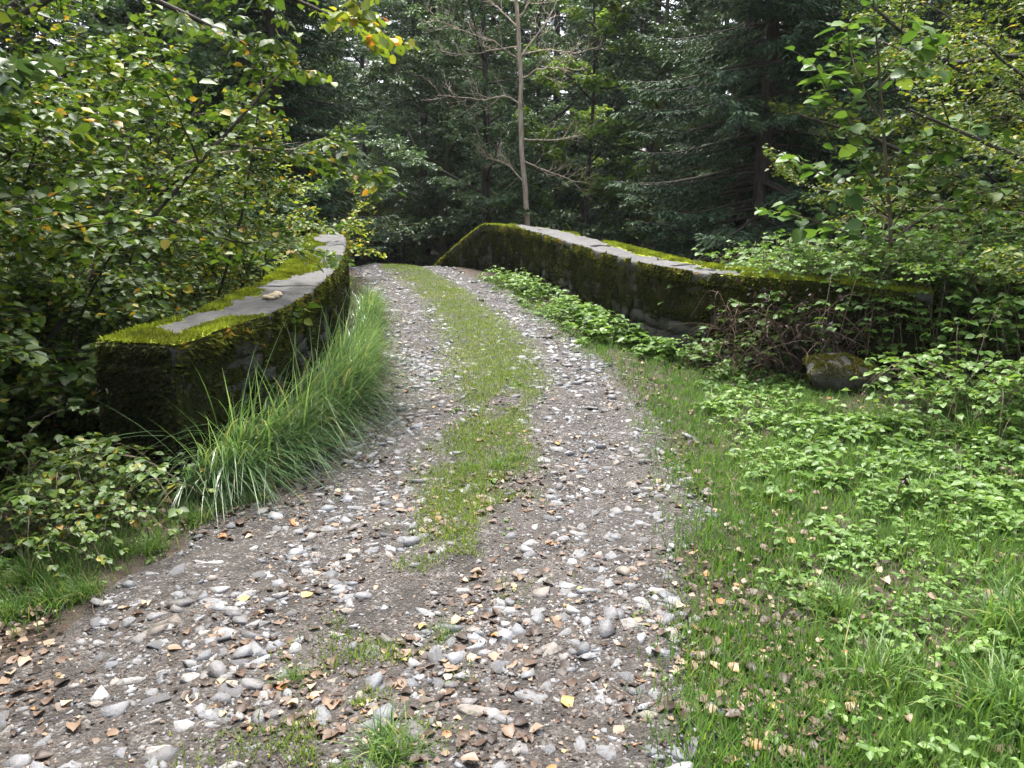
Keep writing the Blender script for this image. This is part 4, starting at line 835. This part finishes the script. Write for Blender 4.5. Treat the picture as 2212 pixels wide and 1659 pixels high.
lawn(280000, d_rv, (-.8, 4.8, 1.15, 13), (.03, .10), (.005, .010), 'verge_grass', 'short green grass over the verge beside the long parapet', M_grass, k=1)
def d_lv(x, y):
    l_, _ = path_half(y); e = cen(y)-l_; xl = np.interp(y, WL[:, 1], WL[:, 0]); return sstep(.22, -.15, x-e)*(1-.65*sstep(-.3, -.8, x-e))*np.where(y > 4.2, (x > xl), 1.0)*(.22+.78*sstep(.30, .50, fbm(x*1.6+60, y*1.6, 3)))
lawn(95000, d_lv, (-4.5, -.3, 1.4, 13), (.04, .13), (.0025, .0055), 'bank_grass', 'patchy grass on the bank below the hedge and curved parapet', M_grass, k=2)
# herbs (three-leaved sprigs) over the right verge and along the wall
def herbs(n, dens, box, hr_, leaf, name, lab, mat=M_herb):
    x, y = scatter(n, dens, gr, box); m = len(x); b = np.stack([x, y, terrain(x, y)], 1); P = []; A = []; H = gr.uniform(*hr_, m)*(.5+1.1*fbm(x*1.9+21, y*1.9, 2))
    for q in range(3):
        a0 = gr.random(m)*6.28; off = np.stack([np.cos(a0), np.sin(a0), 0*a0], 1)*gr.uniform(.0, .06, m)[:, None]; z = H*gr.uniform(.35, 1.0, m)
        for d_ in (0, 2.1, 4.2):
            a = a0+d_+gr.normal(0, .2, m); P.append(b+off+np.c_[0*z, 0*z, z]); A.append(np.stack([np.cos(a), np.sin(a), gr.normal(-.05, .2, m)], 1))
    P = np.concatenate(P); A = np.concatenate(A); nn = len(P); U = np.tile([0, 0, 1.], (nn, 1))+gr.normal(0, .22, (nn, 3)); v, f = inst(*LEAFM, P, frames(A, U, gr), leaf*gr.uniform(.45, 1.3, nn)*(.5+.5*sstep(1.8, 4.6, P[:, 1]))*(.45+1.2*fbm(P[:, 0]*2.6+7, P[:, 1]*2.6+1, 2))); print(name, nn)
    return link(name, mk_mesh(name, v, f, mat, np.repeat(np.clip(gr.random(nn)*.8+.5*(fbm(P[:, 0]*1.3, P[:, 1]*1.3, 3)-.4), 0, 1), 6)), None, kind='stuff', label=lab, category='plants')
def d_herb(x, y):
    cl = 1-np.exp(-(((x-BOUL[0]+.06)/.42)**2+((y-BOUL[1]+.45)/.5)**2)**2)
    _, r_ = path_half(y); e = cen(y)+r_; xr = np.interp(y, WR[:, 1], WR[:, 0]); far = .35+.65*sstep(1.6, 3.8, y); return cl*sstep(.1, .6+.5*(1-far), x-e)*np.where(y > 6.2, x < xr+.02, 1.0)*(.10+.9*far*sstep(.28, .5, fbm(x*1.4+9, y*1.4+4, 3)))
herbs(13000, d_herb, (-.6, 5.4, 1.3, 13.5), (.02, .13), .042, 'verge_herbs', 'low leafy herbs spread over the verge beside the long parapet')
def d_hw(x, y):
    xr = np.interp(y, WR[:, 1], WR[:, 0]); return np.exp(-((xr-.28-x)/.22)**2)*(x < xr)*sstep(6.4, 7.0, y)*(1-sstep(12, 14, y))*sstep(.33, .5, fbm(x*2+3, y*2+60, 3))
herbs(8000, d_hw, (-1.2, 2.6, 6.3, 14), (.03, .25), .055, 'wall_foot_herbs', 'leafy green herbs along the foot of the long parapet')
def d_hl(x, y):
    l_, _ = path_half(y); e = cen(y)-l_; return sstep(-.05, -.5, x-e)*sstep(.34, .52, fbm(x*1.7+33, y*1.7, 3))*(y < 4.1)
herbs(2500, d_hl, (-5, -1, 1.5, 4.2), (.03, .22), .055, 'bank_herbs', 'scattered leafy herbs on the bank below the hedge')
def d_weed(x, y):
    l_, r_ = path_half(y); u_ = x-cen(y); return np.clip(np.exp(-((u_+.02)/.40)**2)*.5+.5*np.exp(-((u_-r_)/.25)**2)+.4*np.exp(-((u_+l_)/.25)**2), 0, 1)*sstep(.50, .62, fbm(x*3.3+5, y*3.3+44, 3))
herbs(1500, d_weed, (-2.6, 2.0, 1.4, 6.5), (.008, .035), .034, 'track_weeds', 'tiny weeds sprouting between the stones of the track')
# pale-leaved sprigs in front of the left wall end
sp_ = bramble(gr, 7, .42, .42, .085, M_sap_o, tri=True, per=11, spread=.4)
for i, (px, pyy, sc) in enumerate([(310, 1010, .8), (430, 1010, .75)]):
    p = ground_at(px, pyy); put_plant('bramble_sprig', 'bramble sprig with pale rounded leaves in front of the mossy wall end', 'plant', *sp_, tuple(p), i*2.2, sc, 'pale bramble sprigs by the wall end', cn='leaves')
# fallen leaves
DL = [dead_leaf(gr, c) for c in (.05, .12, .0, .2, .08, -.1, .15, .03)]; FL = [mk_mesh('fallen_leaf', v_, f_, M_dead_o, smooth=True) for v_, f_ in DL]
def d_lit(x, y):
    l_, r_ = path_half(y); u_ = x-cen(y); edge = .6*np.exp(-((u_-r_)/.38)**2)+1.3*np.exp(-((u_+l_+.1)/.5)**2); mid = 1.8*np.exp(-((u_+.05)/.5)**2)*(1-sstep(5, 6.2, y)); out = (u_ > r_)*.2+(u_ < -l_)*.9
    return np.clip(edge*.8+mid*.55+out+.06, 0, 1)*sstep(.38, .56, fbm(x*2.2+70, y*2.2, 4))*np.where(y > 4.2, (x > np.interp(y, WL[:, 1], WL[:, 0])), 1)*np.where(y > 6.3, x < np.interp(y, WR[:, 1], WR[:, 0]), 1)
x, y = scatter(50000, d_lit, gr, (-4.2, 4.6, 1.3, 13)); s = .014+.042*gr.random(len(x))**2.0; o_ = np.argsort(-s/np.hypot(y, 1.5)); near = o_[:260]; rest = o_[260:]; print('litter', len(x))
for i in near:
    o = link('fallen_leaf', FL[gr.integers(8)], None, label='curled fallen leaf lying on the track or its verge', category='leaf', group='fallen leaves on the ground'); o.location = (x[i], y[i], gz(x[i], y[i])+.026+.05*s[i]); o.rotation_euler = (gr.normal(0, .16), gr.normal(0, .16), gr.random()*6.28); o.scale = (s[i],)*3
LP = []
for q in range(8):
    rq = rest[q::8]; v, f = inst(*DL[q], np.stack([x[rq], y[rq], terrain(x[rq], y[rq])+.024], 1), rand_rotz(len(rq), gr, .16), s[rq]); LP.append((v, f, np.repeat(gr.random(len(rq)), 12)))
v, f, r_ = join(LP); link('leaf_litter', mk_mesh('leaf_litter', v, f, M_dead, r_), None, kind='stuff', label='thin brown leaf litter along the edges of the track', category='leaves')
def d_frag(x, y):
    l_, r_ = path_half(y); u_ = x-cen(y); return ((u_ > -l_*1.15) & (u_ < r_*1.2))*np.clip(sstep(.35, .6, fbm(x*2.2+70, y*2.2, 4))+.25+.5*np.exp(-(u_/.4)**2), 0, 1)
x, y = scatter(26000, d_frag, gr, (-3.0, 2.0, 1.25, 6.5)); n = len(x); v, f = inst(np.array([[-.5, -.6, 0], [.5, -.3, .12], [.35, .6, 0], [-.4, .4, .1]]), np.array([[0, 1, 2], [0, 2, 3]]), np.stack([x, y, terrain(x, y)+.024], 1), rand_rotz(n, gr, .25), .003+.011*gr.random(n)**2)
link('leaf_fragments', mk_mesh('leaf_fragments', v, f, M_dead, np.repeat(gr.random(n)**1.5*.9, 4)), None, kind='stuff', label='fine dark crumbs of rotted leaves on the stony track', category='leaves'); print('fragments', n)
# twigs
x, y = scatter(1100, lambda a, b: .3+0*a, gr, (-2.4, 3.0, 1.4, 7)); lines = []
for a, b in zip(x, y):
    h = gr.random()*6.28; l = gr.uniform(.05, .28); t = np.linspace(-.5, .5, 5); q = np.stack([a+math.cos(h)*l*t, b+math.sin(h)*l*t, 0*t], 1); q[:, :2] += gr.normal(0, .006, (5, 2)); q[:, 2] = terrain(q[:, 0], q[:, 1])+.02; lines.append((q, np.linspace(.0028, .0012, 5), 4))
v, f = tubes(lines); link('twig_litter', mk_mesh('twig_litter', v, f, M_deadstem), None, kind='stuff', label='thin dead twigs strewn over the track', category='twigs')
for i, (px, pyy, H, lab) in enumerate([(1258, 735, .16, 'short dead stem standing between the track and the wall-foot herbs'), (1930, 1100, .16, 'dead brown stalk with a withered head standing in the verge herbs')]):
    p = ground_at(px, pyy); t = thing('dead_stalk', lab, 'stalk', tuple(p)); q = polyline(gr, [0, 0, -.03], [0.05, 0, 1], H+.03, 5, .06); v, f = tubes([(q, np.linspace(.006, .004, 6), 5)]); link('stem', mk_mesh('stem', v, f, M_deadstem), t)
    v, f = inst(*CURL, q[-1]+gr.normal(0, .012, (10, 3)), frames(gr.normal(0, 1, (10, 3)), gr.normal(0, 1, (10, 3)), gr), np.full(10, .03)); link('withered_head', mk_mesh('withered_head', v, f, M_dead, np.full(len(v), .1)), t)
# thin damp air over the clearing
hx = np.array([[x_, y_, z_] for z_ in (-4.0, 30.0) for y_ in (-26.0, 98.0) for x_ in (-50.0, 50.0)]); HF = np.array([[0, 2, 3, 1], [4, 5, 7, 6], [0, 1, 5, 4], [2, 6, 7, 3], [0, 4, 6, 2], [1, 3, 7, 5]])
hm = bpy.data.materials.new('damp_air'); hm.use_nodes = True; nt = hm.node_tree; nt.nodes.clear(); ho = nt.nodes.new('ShaderNodeOutputMaterial'); pv = nt.nodes.new('ShaderNodeVolumePrincipled'); pv.inputs['Density'].default_value = .0004; pv.inputs['Color'].default_value = (.9, .95, 1, 1); pv.inputs['Anisotropy'].default_value = .2; nt.links.new(pv.outputs[0], ho.inputs['Volume'])
haze = link('haze', mk_mesh('haze', hx, HF, hm), None, kind='stuff', label='thin pale damp air between the trees', category='haze')
print('t total', time.time()-T0, 'objects', len(bpy.data.objects), 'tris', sum(len(m.loops)-2*len(m.polygons) for m in bpy.data.meshes))
